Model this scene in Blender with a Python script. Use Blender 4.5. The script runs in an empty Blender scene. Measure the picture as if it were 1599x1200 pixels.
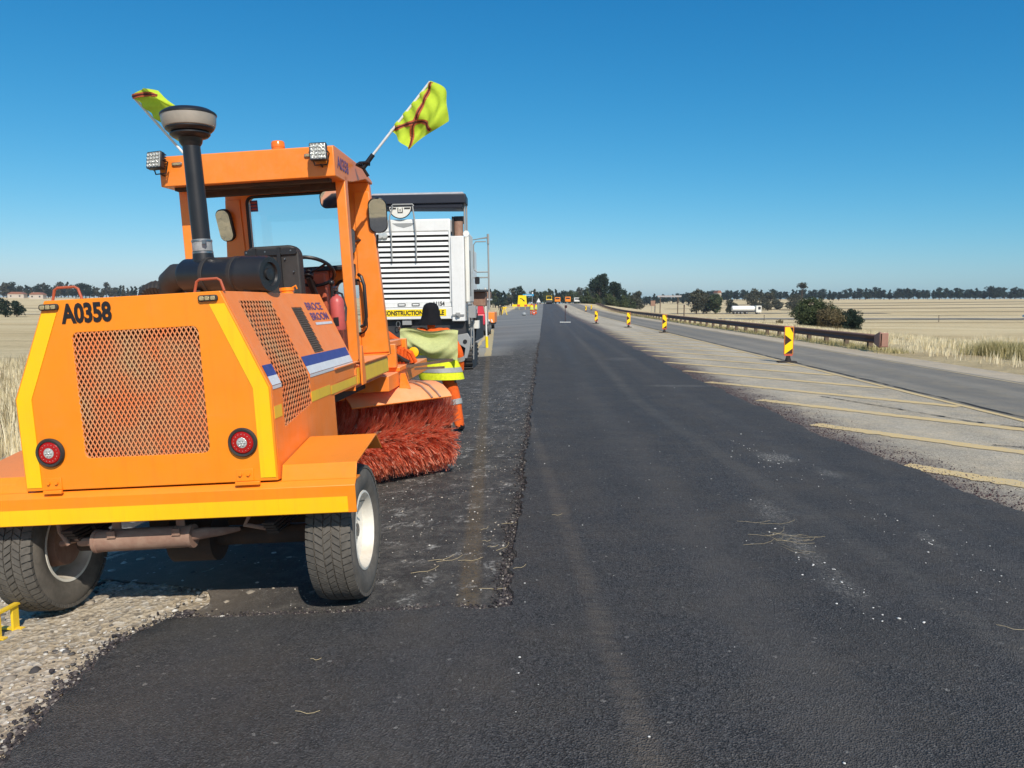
import bpy, bmesh, math, random
import numpy as np
from mathutils import Vector, Matrix, Euler
rad = math.radians
SC = bpy.context.scene
COL = SC.collection
# ------------------------------------------------------------------ camera
CAMH = 1.55
cam = bpy.data.objects.new("camera", bpy.data.cameras.new("camera")); COL.objects.link(cam)
cam.data.sensor_width = 36; cam.data.lens = 1200/1599*36
cam.data.clip_start = 0.05; cam.data.clip_end = 6000
cam.location = (0, 0, CAMH)
cam.rotation_euler = (rad(90)-math.atan(127/1200), 0, rad(2.4))
SC.camera = cam
# ------------------------------------------------------------------ light
SUN_EL, SUN_AZ = 42.0, 23.0        # behind the camera, a little to the right
world = bpy.data.worlds.new("World"); SC.world = world; world.use_nodes = True
wn, wl = world.node_tree.nodes, world.node_tree.links
wn.clear()
sky = wn.new('ShaderNodeTexSky'); sky.sky_type = 'NISHITA'; sky.sun_disc = False
sky.sun_elevation = rad(SUN_EL); sky.sun_rotation = rad(180-SUN_AZ)
sky.altitude = 1500; sky.air_density = 1.0; sky.dust_density = 2.0; sky.ozone_density = 3.0
# the phone's rendering of blue: one gamma per channel over the whole dome
sep = wn.new('ShaderNodeSeparateColor'); comb = wn.new('ShaderNodeCombineColor'); wl.new(sky.outputs[0], sep.inputs[0])
for ch, (g_, k_) in enumerate(((2.05, 1.50), (1.0, .975), (.72, .985))):
    m1 = wn.new('ShaderNodeMath'); m1.operation = 'MULTIPLY'; m1.inputs[1].default_value = .1
    m2 = wn.new('ShaderNodeMath'); m2.operation = 'POWER'; m2.inputs[1].default_value = g_
    m3 = wn.new('ShaderNodeMath'); m3.operation = 'MULTIPLY'; m3.inputs[1].default_value = 10*k_
    wl.new(sep.outputs[ch], m1.inputs[0]); wl.new(m1.outputs[0], m2.inputs[0]); wl.new(m2.outputs[0], m3.inputs[0]); wl.new(m3.outputs[0], comb.inputs[ch])
bg = wn.new('ShaderNodeBackground'); bg.inputs['Strength'].default_value = 0.1
wo = wn.new('ShaderNodeOutputWorld')
wl.new(comb.outputs[0], bg.inputs['Color']); wl.new(bg.outputs[0], wo.inputs['Surface'])
sl = bpy.data.lights.new("sun", 'SUN'); sl.energy = 4.6; sl.angle = rad(0.5); sl.color = (1.0, 0.93, 0.82)
sun = bpy.data.objects.new("sun", sl); COL.objects.link(sun)
_a, _e = rad(SUN_AZ), rad(SUN_EL)
SUND = Vector((-math.sin(_a)*math.cos(_e), math.cos(_a)*math.cos(_e), -math.sin(_e)))
sun.rotation_euler = SUND.to_track_quat('-Z', 'Y').to_euler()
vs = SC.view_settings
vs.view_transform = 'Standard'; vs.look = 'None'; vs.exposure = 0.06; vs.gamma = 1.0; vs.use_curve_mapping = False
try: SC.cycles.max_bounces = 6; SC.cycles.transparent_max_bounces = 12
except Exception: pass
# ------------------------------------------------------------------ materials
def s2l(*c):
    return tuple((x/255/12.92 if x/255 <= .04045 else ((x/255+.055)/1.055)**2.4) for x in c)+(1,)
class NT:
    """small node helper"""
    def __init__(s, name, rough=.5, metal=0, spec=.5):
        s.m = bpy.data.materials.new(name); s.m.use_nodes = True
        s.n, s.l = s.m.node_tree.nodes, s.m.node_tree.links
        s.b = s.n['Principled BSDF']; s.b.inputs['Roughness'].default_value = rough
        s.b.inputs['Metallic'].default_value = metal
        s.b.inputs['Specular IOR Level'].default_value = spec
        s.tc = s.n.new('ShaderNodeTexCoord')
    def put(s, sock, val):
        if isinstance(val, bpy.types.NodeSocket): s.l.new(val, sock)
        else:
            if isinstance(val, tuple) and len(val) == 3 and sock.type == 'RGBA': val = val+(1,)
            sock.default_value = val
    def map(s, scale=(1,1,1), loc=(0,0,0), rot=(0,0,0)):
        k = s.n.new('ShaderNodeMapping'); k.inputs['Scale'].default_value = scale
        k.inputs['Location'].default_value = loc; k.inputs['Rotation'].default_value = rot
        s.l.new(s.tc.outputs['Object'], k.inputs['Vector']); return k.outputs[0]
    def noise(s, scale, detail=4, rough=.55, vec=None, dist=0):
        k = s.n.new('ShaderNodeTexNoise'); k.inputs['Scale'].default_value = scale
        k.inputs['Detail'].default_value = detail; k.inputs['Roughness'].default_value = rough
        k.inputs['Distortion'].default_value = dist
        s.l.new(vec if vec is not None else s.tc.outputs['Object'], k.inputs['Vector']); return k.outputs['Fac']
    def vor(s, scale, vec=None, out='Distance', feature='F1', rnd=1):
        k = s.n.new('ShaderNodeTexVoronoi'); k.inputs['Scale'].default_value = scale; k.feature = feature
        k.inputs['Randomness'].default_value = rnd
        s.l.new(vec if vec is not None else s.tc.outputs['Object'], k.inputs['Vector']); return k.outputs[out]
    def ramp(s, fac, stops, mode='LINEAR'):
        k = s.n.new('ShaderNodeValToRGB'); k.color_ramp.interpolation = mode
        e = k.color_ramp.elements
        while len(e) > 1: e.remove(e[-1])
        e[0].position = stops[0][0]; e[0].color = tuple(stops[0][1])[:3]+(1,) if not isinstance(stops[0][1], (int, float)) else (stops[0][1],)*3+(1,)
        for p, c in stops[1:]:
            q = e.new(p); q.color = tuple(c)[:3]+(1,) if not isinstance(c, (int, float)) else (c,)*3+(1,)
        s.l.new(fac, k.inputs['Fac']); return k.outputs['Color']
    def mix(s, fac, a, b, blend='MIX'):
        k = s.n.new('ShaderNodeMix'); k.data_type = 'RGBA'; k.blend_type = blend
        s.put(k.inputs[0], fac); s.put(k.inputs[6], a); s.put(k.inputs[7], b); return k.outputs[2]
    def math(s, op, a, b=0, c=None):
        k = s.n.new('ShaderNodeMath'); k.operation = op
        s.put(k.inputs[0], a); s.put(k.inputs[1], b)
        if c is not None: s.put(k.inputs[2], c)
        return k.outputs[0]
    def xyz(s, vec=None):
        k = s.n.new('ShaderNodeSeparateXYZ'); s.l.new(vec if vec is not None else s.tc.outputs['Object'], k.inputs[0]); return k.outputs
    def smooth(s, v, a, b):
        k = s.n.new('ShaderNodeMapRange'); k.interpolation_type = 'SMOOTHSTEP'
        s.put(k.inputs['Value'], v); k.inputs['From Min'].default_value = a; k.inputs['From Max'].default_value = b
        return k.outputs[0]
    def bump(s, h, strength=.3, dist=.01, prev=None):
        k = s.n.new('ShaderNodeBump'); k.inputs['Strength'].default_value = strength; k.inputs['Distance'].default_value = dist
        s.l.new(h, k.inputs['Height'])
        if prev is not None: s.l.new(prev, k.inputs['Normal'])
        s.l.new(k.outputs[0], s.b.inputs['Normal']); return k.outputs[0]
    def col(s, c): s.put(s.b.inputs['Base Color'], c); return s.m
    def rough(s, r): s.put(s.b.inputs['Roughness'], r)
def paint(name, c, rough=.38, dust=.25, dustc=(.42,.30,.19), chips=.5, coat=.15, up=1.1):
    t = NT(name, rough)
    t.b.inputs['Coat Weight'].default_value = coat; t.b.inputs['Coat Roughness'].default_value = .25
    n1 = t.noise(1.7, 6, .62); n2 = t.noise(38, 5, .7); n3 = t.noise(9, 5, .75, dist=.4)
    ug = t.n.new('ShaderNodeNewGeometry'); z = t.xyz(ug.outputs['Normal'])[2]
    upf = t.smooth(z, .25, .95)
    base = t.mix(t.ramp(n1, [(.3,.0),(.75,1.)]), c, tuple(x*.86 for x in c[:3]))
    d = t.math('MULTIPLY', t.ramp(n3, [(.42,.0),(.72,1.)]), dust)
    d = t.math('ADD', d, t.math('MULTIPLY', upf, dust*up))
    d = t.math('MINIMUM', d, .85)
    stv = t.noise(1, 6, .7, t.map((26, 26, 1.3))); base = t.mix(t.ramp(stv, [(.52,.0),(.78,.30)]), base, tuple(x*.55+.01 for x in c[:3]))
    scr = t.noise(1, 3, .8, t.map((3, 3, 90), rot=(.3,.5,0))); base = t.mix(t.ramp(scr, [(.70,.0),(.74,.25)]), base, tuple(min(1, x*.9+.08) for x in c[:3]))
    colr = t.mix(d, base, dustc)
    ch = t.math('MULTIPLY', t.ramp(n2, [(.70,.0),(.735,1.)]), chips)
    colr = t.mix(ch, colr, (.09,.055,.035))
    t.col(colr); t.rough(t.math('ADD', t.math('MULTIPLY', d, .4), rough))
    t.bump(t.noise(14, 3), .06, .004)
    return t.m
def plain(name, c, rough=.6, metal=0, var=.25, scale=12, bump=.08, spec=.5):
    t = NT(name, rough, metal, spec)
    n = t.noise(scale, 6, .65)
    t.col(t.mix(t.ramp(n, [(.3,.0),(.7,1.)]), c, tuple(min(1, x*(1-var)) for x in c[:3])))
    if bump: t.bump(t.noise(scale*4, 4), bump, .004)
    return t.m
M = {}
M['orange'] = paint('orange_paint', (.95,.268,.006), .36, .05, chips=.15)
M['orange_old'] = paint('orange_paint_dusty', (1.0,.235,.012), .5, .17, (.86,.50,.30), .6, up=2.6)
M['orange_cab'] = paint('orange_paint_cab', (.93,.245,.02), .4, .12, (.7,.42,.26), chips=.35)
M['yellow_tape'] = paint('yellow_reflective_tape', (.93,.56,.0), .42, .04, chips=.5, coat=.3)
M['yellow_tape_old'] = paint('yellow_tape_dusty', (.92,.58,.03), .5, .16, chips=.8, coat=.1)
M['black'] = plain('black_plastic', (.018,.018,.02), .38, 0, .3, 6)
M['black_dusty'] = plain('black_dusty_plastic', (.035,.032,.03), .6, 0, .45, 7)
M['ink'] = plain('black_lettering', (.012,.01,.012), .5, 0, .1, 20, 0)
M['blue'] = plain('blue_decal', (.055,.065,.27), .45, 0, .3, 20, 0)
M['purple'] = plain('faded_purple_decal', (.16,.09,.22), .5, 0, .3, 30, 0)
M['white_decal'] = plain('white_decal', (.72,.72,.72), .45, 0, .15, 20, 0)
M['steel'] = plain('bare_steel', (.42,.41,.40), .35, 1, .3, 20)
M['rim'] = paint('cream_rim_paint', (.80,.77,.68), .5, .3, (.40,.30,.20), .5)
M['rust'] = paint('rusty_pipe', (.27,.15,.105), .8, .5, (.42,.30,.22), .8, coat=0)
M['underbody'] = paint('dirty_underbody', (.045,.03,.022), .85, .5, (.12,.07,.045), .3, coat=0)
M['red_lens'] = plain('red_lens', (.42,.008,.008), .2, 0, .2, 60, .1)
M['clear_lens'] = plain('led_lens', (.75,.76,.72), .12, .35, .45, 160, .5)
M['lamp_glass'] = plain('amber_clear_lens', (.62,.50,.28), .18, .3, .5, 130, .5)
M['amber'] = plain('amber_beacon', (.85,.20,.02), .2, 0, .2, 20, 0)
M['grey_band'] = plain('grey_clear_bowl', (.36,.32,.27), .35, 0, .25, 6)
M['hose'] = plain('grey_hose_sleeve', (.34,.36,.37), .5, 0, .4, 30)
M['red_ext'] = plain('faded_red_paint', (.55,.10,.09), .42, 0, .25, 16)
M['red_shade'] = paint('handle_red_and_cab_shade', (.46,.085,.03), .6, .25, (.25,.12,.07), .4)  # cab orange with its shade put into the colour; red for the handles
M['mirror'] = NT('mirror_glass', .03, 1).col((.85,.87,.9))
def mat_rubber():
    t = NT('tyre_rubber', .82); n = t.noise(9, 5, .7); v = t.noise(70, 3)
    t.col(t.mix(t.ramp(n, [(.35,.0),(.7,1.)]), (.085,.075,.062), (.16,.14,.115)))
    t.bump(v, .2, .003); return t.m
M['rubber'] = mat_rubber()
M['tread'] = plain('tyre_tread_rubber', (.125,.112,.095), .88, 0, .45, 26, .2)
def mat_radiator():
    t = NT('dusty_radiator', .8); x = t.xyz()
    fins = t.math('SINE', t.math('MULTIPLY', x[2], 900))
    n = t.noise(5, 6, .7)
    t.col(t.mix(t.ramp(n, [(.35,.0),(.65,1.)]), (.10,.03,.018), (.26,.13,.065))); t.bump(fins, .5, .004); return t.m
M['radiator'] = mat_radiator()
def mat_mesh():
    t = NT('expanded_metal_paint', .6); n = t.noise(3.2, 6, .7)
    t.col(t.mix(t.ramp(n, [(.4,.0),(.66,1.)]), (.78,.22,.07), (.55,.34,.17))); return t.m
M['mesh'] = mat_mesh()
def mat_bristle():
    t = NT('red_bristle', .45, 0, .4)
    r = t.n.new('ShaderNodeObjectInfo'); g = t.n.new('ShaderNodeNewGeometry')
    k = g.outputs['Random Per Island']
    t.col(t.ramp(k, [(0,(.30,.05,.025)),(.2,(.85,.20,.10)),(.65,(.96,.34,.20)),(1,(.98,.66,.52))]))
    tl = t.n.new('ShaderNodeBsdfTranslucent'); tl.inputs[0].default_value = (.95,.36,.20,1); mx = t.n.new('ShaderNodeMixShader'); mx.inputs[0].default_value = .5
    t.l.new(t.b.outputs[0], mx.inputs[1]); t.l.new(tl.outputs[0], mx.inputs[2]); t.l.new(mx.outputs[0], t.n['Material Output'].inputs[0])
    return t.m
M['bristle'] = mat_bristle()
def glassmat(name='thin_glass', tint=(.9,.95,.95), refl=.08):
    t = NT(name); t.n.remove(t.b)
    tr = t.n.new('ShaderNodeBsdfTransparent'); tr.inputs[0].default_value = tint+(1,)
    gl = t.n.new('ShaderNodeBsdfGlossy'); gl.inputs['Roughness'].default_value = .02
    mx = t.n.new('ShaderNodeMixShader'); mx.inputs[0].default_value = refl
    t.l.new(tr.outputs[0], mx.inputs[1]); t.l.new(gl.outputs[0], mx.inputs[2])
    t.l.new(mx.outputs[0], t.n['Material Output'].inputs[0]); return t.m
M['glass'] = glassmat()
def mat_cloth(name, c, rough=.85, trans=0, var=.2, scale=30):
    t = NT(name, rough, 0, .2); n = t.noise(scale, 4)
    cc = t.mix(t.ramp(n, [(.35,.0),(.65,1.)]), c, tuple(x*(1-var) for x in c[:3]))
    t.col(cc); t.bump(t.noise(220, 2), .15, .002)
    if trans:
        tl = t.n.new('ShaderNodeBsdfTranslucent'); t.l.new(cc, tl.inputs[0])
        mx = t.n.new('ShaderNodeMixShader'); mx.inputs[0].default_value = trans
        t.l.new(t.b.outputs[0], mx.inputs[1]); t.l.new(tl.outputs[0], mx.inputs[2])
        t.l.new(mx.outputs[0], t.n['Material Output'].inputs[0])
    return t.m
M['dark_mesh'] = plain('dark_fine_mesh', (.16,.13,.11), .6)
M['flag'] = mat_cloth('fluorescent_flag_cloth', (.62,.80,.06), .8, .35, .08)
M['flag_pale'] = mat_cloth('pale_lime_cloth', (.62,.66,.30), .85, .25, .12)
M['flag_stripe'] = mat_cloth('flag_stripe', (.50,.12,.05), .7, .1)
M['flag_stripe_dark'] = mat_cloth('flag_stripe_dark', (.08,.02,.02), .7, .0)
M['hivis_orange'] = mat_cloth('orange_workwear', (.82,.13,.02), .85)
M['hivis_yellow'] = mat_cloth('yellow_vest', (.74,.80,.03), .8)
M['silver'] = plain('silver_tape', (.42,.42,.40), .4, .2, .15, 40, 0)
M['black_cloth'] = mat_cloth('black_cloth', (.010,.010,.013), .9)
M['skin'] = plain('dark_skin', (.10,.045,.026), .55, 0, .15, 20)
M['white'] = paint('white_machine_paint', (.80,.80,.78), .4, .16, (.5,.45,.38), .5)
M['cream'] = paint('cream_machine_paint', (.76,.75,.69), .45, .15, (.5,.42,.32), .4)
M['dark_metal'] = paint('dark_grey_metal', (.025,.027,.032), .6, .15, (.16,.13,.10), .1, coat=0)
M['navy'] = plain('dark_canopy', (.012,.015,.028), .5, 0, .2, 3)
M['grey'] = paint('grey_metal', (.30,.31,.31), .5, .25, (.36,.30,.22), .4)
M['grey_light'] = plain('light_grey_canopy_top', (.45,.43,.43), .6)
M['guard'] = paint('brown_weathered_guardrail', (.105,.052,.040), .7, .3, (.26,.15,.11), .3, coat=0)
M['guard_end'] = paint('faded_brown_end_cap', (.33,.17,.125), .7, .3, (.4,.25,.18), .3, coat=0)
M['timber'] = plain('grey_timber_post', (.15,.105,.075), .85, 0, .4, 14, .3)
M['sign_yellow'] = plain('sign_yellow', (.92,.66,.0), .4, 0, .08, 10, 0)
M['sign_dark'] = plain('sign_dark_brown', (.045,.008,.008), .45, 0, .1, 10, 0)
M['sign_red'] = plain('sign_red_edge', (.62,.10,.05), .45, 0, .2, 10, 0)
M['base_rubber'] = plain('black_rubber_base', (.03,.024,.022), .9, 0, .3, 20)
M['blue_sign'] = plain('blue_sign', (.03,.30,.52), .4)
M['red'] = paint('red_paint', (.62,.03,.06), .4, .1)
M['yellow'] = paint('yellow_paint', (.90,.60,.02), .45, .12)
M['wall'] = plain('plaster_wall', (.55,.48,.40), .8)
M['roof'] = plain('house_roof', (.30,.13,.08), .8)
M['stone_light'] = plain('light_stone', (.52,.44,.34), .85, 0, .45, 30, .3)
M['stone_dark'] = plain('dark_aggregate', (.055,.045,.045), .8, 0, .4, 30, .3)
M['white_chip'] = plain('white_stone_chip', (.75,.73,.68), .7)
M['straw'] = plain('dry_straw', (.60,.48,.27), .8)
# ------------------------------------------------------------------ builders
def tag(o, label=None, cat=None, group=None, kind=None):
    if label: o['label'] = label
    if cat: o['category'] = cat
    if group: o['group'] = group
    if kind: o['kind'] = kind
    return o
def empty(name, loc=(0,0,0), rot=(0,0,0), **k):
    o = bpy.data.objects.new(name, None); COL.objects.link(o); o.location = loc; o.rotation_euler = rot
    o.empty_display_size = .2
    return tag(o, **k)
def link(name, me, mats, parent=None, kind=None, smooth=None):
    o = bpy.data.objects.new(name, me); COL.objects.link(o)
    if mats is not None:
        me.materials.clear()
        for m in (mats if isinstance(mats, (list, tuple)) else [mats]): me.materials.append(M[m] if isinstance(m, str) else m)
    if parent is not None: o.parent = parent
    if kind: o['kind'] = kind
    if smooth is not None:
        me.polygons.foreach_set('use_smooth', [True]*len(me.polygons))
        if smooth < 180: me.set_sharp_from_angle(angle=rad(smooth))
    return o
class MB:
    def __init__(s): s.v = []; s.f = []; s.mi = []; s.cur = 0
    def add(s, vs, fs):
        b = len(s.v); s.v += [tuple(v) for v in vs]; s.f += [tuple(b+i for i in f) for f in fs]; s.mi += [s.cur]*len(fs); return s
    def box(s, lo, hi, rot=None, about=None):
        vs = [Vector((x, y, z)) for z in (lo[2], hi[2]) for y in (lo[1], hi[1]) for x in (lo[0], hi[0])]
        if rot is not None:
            c = Vector(about) if about else (Vector(lo)+Vector(hi))/2
            R = Euler(rot).to_matrix(); vs = [R@(v-c)+c for v in vs]
        return s.add(vs, [(0,2,3,1),(4,5,7,6),(0,1,5,4),(2,6,7,3),(0,4,6,2),(1,3,7,5)])
    def hexa(s, eight):   # bottom 4 ccw, top 4 ccw
        return s.add(eight, [(3,2,1,0),(4,5,6,7),(0,1,5,4),(1,2,6,5),(2,3,7,6),(3,0,4,7)])
    def frame(s, ax):
        a = Vector(ax).normalized(); u = a.orthogonal().normalized(); return a, u, a.cross(u)
    def cyl(s, p0, p1, r0, r1=None, n=16, caps=True):
        r1 = r0 if r1 is None else r1; p0, p1 = Vector(p0), Vector(p1); a, u, w = s.frame(p1-p0)
        vs = []
        for p, r in ((p0, r0), (p1, r1)):
            for i in range(n):
                t = 2*math.pi*i/n; vs.append(p+(u*math.cos(t)+w*math.sin(t))*r)
        fs = [(i, (i+1)%n, n+(i+1)%n, n+i) for i in range(n)]
        if caps: fs += [tuple(range(n-1, -1, -1)), tuple(range(n, 2*n))]
        return s.add(vs, fs)
    def tube(s, pts, r, n=8, closed=False, caps=True):
        pts = [Vector(p) for p in pts]; N = len(pts); rr = r if isinstance(r, (list, tuple)) else [r]*N
        vs = []; u = None
        for i, p in enumerate(pts):
            if closed: d = (pts[(i+1)%N]-pts[i-1])
            else: d = pts[min(i+1, N-1)]-pts[max(i-1, 0)]
            d.normalize()
            if u is None: u = d.orthogonal().normalized()
            else: u = (u-d*u.dot(d)).normalized()
            w = d.cross(u)
            for k in range(n):
                t = 2*math.pi*k/n; vs.append(p+(u*math.cos(t)+w*math.sin(t))*rr[i])
        fs = []
        for i in range(N if closed else N-1):
            j = (i+1)%N
            for k in range(n): fs.append((i*n+k, i*n+(k+1)%n, j*n+(k+1)%n, j*n+k))
        if not closed and caps: fs += [tuple(range(n-1, -1, -1)), tuple(range((N-1)*n, N*n))]
        return s.add(vs, fs)
    def lathe(s, prof, o, ax, n=32):
        o = Vector(o); a, u, w = s.frame(ax); vs = []; fs = []
        for r, h in prof:
            for i in range(n):
                t = 2*math.pi*i/n; vs.append(o+a*h+(u*math.cos(t)+w*math.sin(t))*max(r, 1e-4))
        for j in range(len(prof)-1):
            for i in range(n): fs.append((j*n+i, j*n+(i+1)%n, (j+1)*n+(i+1)%n, (j+1)*n+i))
        return s.add(vs, fs)
    def prism(s, poly, fn, e):
        e = Vector(e); a = [Vector(fn(*p)) for p in poly]; n = len(a)
        return s.add(a+[p+e for p in a], [tuple(range(n)), tuple(range(2*n-1, n-1, -1))]+[(i, n+i, n+(i+1)%n, (i+1)%n) for i in range(n)])
    def ball(s, c, r, n=12, m=8, sc=(1,1,1)):
        c = Vector(c); vs = []; fs = []
        for j in range(m+1):
            ph = math.pi*j/m
            for i in range(n):
                t = 2*math.pi*i/n
                vs.append(c+Vector((math.sin(ph)*math.cos(t)*r*sc[0], math.sin(ph)*math.sin(t)*r*sc[1], math.cos(ph)*r*sc[2])))
        for j in range(m):
            for i in range(n): fs.append((j*n+i, j*n+(i+1)%n, (j+1)*n+(i+1)%n, (j+1)*n+i))
        return s.add(vs, fs)
    def mesh(s, name='m', weld=True):
        me = bpy.data.meshes.new(name); me.from_pydata(s.v, [], s.f); me.update()
        me.polygons.foreach_set('material_index', s.mi)
        bm = bmesh.new(); bm.from_mesh(me)
        if weld: bmesh.ops.remove_doubles(bm, verts=bm.verts, dist=1e-5)
        bmesh.ops.recalc_face_normals(bm, faces=bm.faces)
        bm.to_mesh(me); bm.free(); return me
    def build(s, name, mats, parent=None, smooth=35, bevel=0, kind=None, seg=2):
        o = link(name, s.mesh(name), mats, parent, kind, smooth)
        if bevel:
            b = o.modifiers.new('bevel', 'BEVEL'); b.width = bevel; b.segments = seg; b.limit_method = 'ANGLE'; b.angle_limit = rad(35)
            b.harden_normals = False
        return o
def _eval(o, fn=None):
    COL.objects.link(o); dg = bpy.context.evaluated_depsgraph_get(); dg.update()
    me = bpy.data.meshes.new_from_object(o.evaluated_get(dg)); bpy.data.objects.remove(o); return me
def plate_mesh(outer, holes, thick, fn):
    """plate with holes; fn(u,v,w) -> 3D, w in 0..thick"""
    cu = bpy.data.curves.new('plate', 'CURVE'); cu.dimensions = '2D'; cu.fill_mode = 'BOTH'; cu.extrude = .5
    for pl in [outer]+holes:
        sp = cu.splines.new('POLY'); sp.points.add(len(pl)-1); sp.use_cyclic_u = True
        for q, (a, b) in zip(sp.points, pl): q.co = (a, b, 0, 1)
    me = _eval(bpy.data.objects.new('plate', cu))
    for v in me.vertices: v.co = fn(v.co.x, v.co.y, (v.co.z+.5)*thick)
    bm = bmesh.new(); bm.from_mesh(me); bmesh.ops.remove_doubles(bm, verts=bm.verts, dist=1e-5)
    bmesh.ops.recalc_face_normals(bm, faces=bm.faces); bm.to_mesh(me); bm.free(); return me
def rrect(x0, z0, x1, z1, r, n=5):
    out = []
    for cx, cz, a in ((x1-r, z1-r, 0), (x0+r, z1-r, 90), (x0+r, z0+r, 180), (x1-r, z0+r, 270)):
        for i in range(n+1):
            t = rad(a+90*i/n); out.append((cx+r*math.cos(t), cz+r*math.sin(t)))
    return out
def text_mesh(txt, w, h, thick, fn, bold=.0, space=1.0, line=1.0):
    """text scaled to exactly w x h; fn(u,v,t) -> 3D, origin at lower left"""
    cu = bpy.data.curves.new('txt', 'FONT'); cu.body = txt; cu.extrude = .5; cu.offset = bold; cu.space_character = space; cu.space_line = line
    cu.resolution_u = 3
    me = _eval(bpy.data.objects.new('txt', cu))
    xs = [v.co.x for v in me.vertices]; ys = [v.co.y for v in me.vertices]
    x0, x1, y0, y1 = min(xs), max(xs), min(ys), max(ys)
    for v in me.vertices: v.co = fn((v.co.x-x0)/(x1-x0)*w, (v.co.y-y0)/(y1-y0)*h, (v.co.z+.5)*thick)
    return me
def copy_tree(o, parent=None):
    c = o.copy(); COL.objects.link(c)
    if parent is not None: c.parent = parent
    for ch in [q for q in bpy.data.objects if q.parent == o and q != c]: copy_tree(ch, c)
    return c
def np_mesh(name, V, F, mats, parent=None, kind=None, smooth=None):
    """V (n,3), F (m,k) arrays"""
    me = bpy.data.meshes.new(name); V = np.asarray(V, dtype=np.float32); F = np.asarray(F, dtype=np.int32)
    m, k = F.shape
    me.vertices.add(len(V)); me.vertices.foreach_set('co', V.ravel())
    me.loops.add(m*k); me.loops.foreach_set('vertex_index', F.ravel())
    me.polygons.add(m); me.polygons.foreach_set('loop_start', np.arange(0, m*k, k, dtype=np.int32))
    me.polygons.foreach_set('loop_total', np.full(m, k, dtype=np.int32))
    me.update(calc_edges=True); me.validate()
    return link(name, me, mats, parent, kind, smooth)
def clipseg(poly, p, d):
    """clip infinite line p+td to a convex polygon; returns (a,b) or None"""
    t0, t1 = -1e9, 1e9; n = len(poly)
    ar = sum(poly[i][0]*poly[(i+1)%n][1]-poly[(i+1)%n][0]*poly[i][1] for i in range(n)); sg = 1 if ar > 0 else -1
    for i in range(n):
        ax, ay = poly[i]; bx, by = poly[(i+1)%n]; nx, ny = -(by-ay)*sg, (bx-ax)*sg
        num = nx*(p[0]-ax)+ny*(p[1]-ay); den = nx*d[0]+ny*d[1]
        if abs(den) < 1e-12:
            if num < 0: return None
            continue
        t = -num/den
        if den > 0: t0 = max(t0, t)
        else: t1 = min(t1, t)
    return (t0, t1) if t1 > t0+1e-4 else None
def lattice(poly, pw, ph, fn, wid=.0035, th=.003):
    """expanded metal: two families of thin strips inside a convex polygon; fn(u,v,w)->3D"""
    mb = MB(); us = [p[0] for p in poly]; vs = [p[1] for p in poly]; u0, u1, v0, v1 = min(us), max(us), min(vs), max(vs)
    L = math.hypot(pw, ph)
    for fam in (1, -1):
        d = (pw/L, fam*ph/L); nrm = (-d[1], d[0])
        span = int((u1-u0)/pw+(v1-v0)/ph)+4
        for k in range(-span, span):
            p = (u0+k*pw, v0); r = clipseg(poly, p, d)
            if not r: continue
            a = (p[0]+d[0]*r[0], p[1]+d[1]*r[0]); b = (p[0]+d[0]*r[1], p[1]+d[1]*r[1])
            w0 = 0 if fam == 1 else th*.7
            q = []
            for w in (w0, w0+th):
                for pt, sg in ((a, -1), (a, 1), (b, 1), (b, -1)):
                    q.append(fn(pt[0]+nrm[0]*wid*sg, pt[1]+nrm[1]*wid*sg, w))
            mb.hexa(q)
    return mb
# ------------------------------------------------------------------ terrain
def sst(a, b, x): t = np.clip((x-a)/(b-a), 0, 1); return t*t*(3-2*t)
def H(x, y):
    x = np.asarray(x, float); y = np.asarray(y, float)
    z = -.056*(np.clip(-.17-x, 0, 4.9))
    z = z-1.05*sst(5, 18, -x)-2.55*sst(10.9, 46, x)
    z = z+1.25*sst(90, 240, y)*(1-sst(9, 34, np.abs(x-3)))*(1-.6*sst(260, 500, y))
    r = np.hypot(x, y)
    z = z+7.5*sst(300, 820, r)*sst(25, 170, np.abs(x-3))
    return z
def Hf(x, y): return float(H(x, y))
rng = np.random.default_rng(7)
def steps(*seg):
    out = []
    for a, b, n in seg: out += list(np.linspace(a, b, n, endpoint=False))
    return np.array(out+[seg[-1][1]])
def grid_mesh(name, X, Y, Z, mats, **k):
    ny, nx = X.shape; V = np.stack([X, Y, Z], -1).reshape(-1, 3)
    i = np.arange(ny-1)[:, None]*nx+np.arange(nx-1)[None]; F = np.stack([i, i+1, i+nx+1, i+nx], -1).reshape(-1, 4)
    return np_mesh(name, V, F, mats, **k)
def ground_mat():
    t = NT('dry_grassland', .95, 0, .1); x, y, z = t.xyz()
    st = t.noise(1, 6, .6, t.map((.008, .045, .05)), .3)
    st2 = t.noise(1, 5, .6, t.map((.05, .35, .1)), .4)
    fine = t.noise(2.2, 8, .75); vf = t.noise(23, 6, .8)
    c = t.ramp(st, [(.28,(.52,.39,.20)),(.45,(.66,.51,.28)),(.58,(.76,.62,.37)),(.75,(.55,.41,.21))])
    c = t.mix(t.ramp(st2, [(.45,.0),(.72,.6)]), c, (.38,.27,.14))
    c = t.mix(t.ramp(fine, [(.45,.0),(.85,.6)]), c, (.32,.235,.12))
    c = t.mix(t.ramp(vf, [(.45,.0),(.8,.7)]), c, (.62,.52,.33))
    t.col(c); t.bump(fine, .9, .3); return t.m
xs = np.concatenate([-steps((28,60,6),(60,200,10),(200,1600,24))[::-1], steps((-27,-10,12),(-10,-5,8),(-5,11,26),(11,30,16),(30,60,14),(60,200,18),(200,1700,30))])
ys = steps((-40,0,8),(0,12,24),(12,60,36),(60,300,50),(300,900,40),(900,2600,16))
GX, GY = np.meshgrid(xs, ys); GZ = H(GX, GY)
inroad = ((GX > -6.6) & (GX < 10.3) & (GY < 420))
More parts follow.
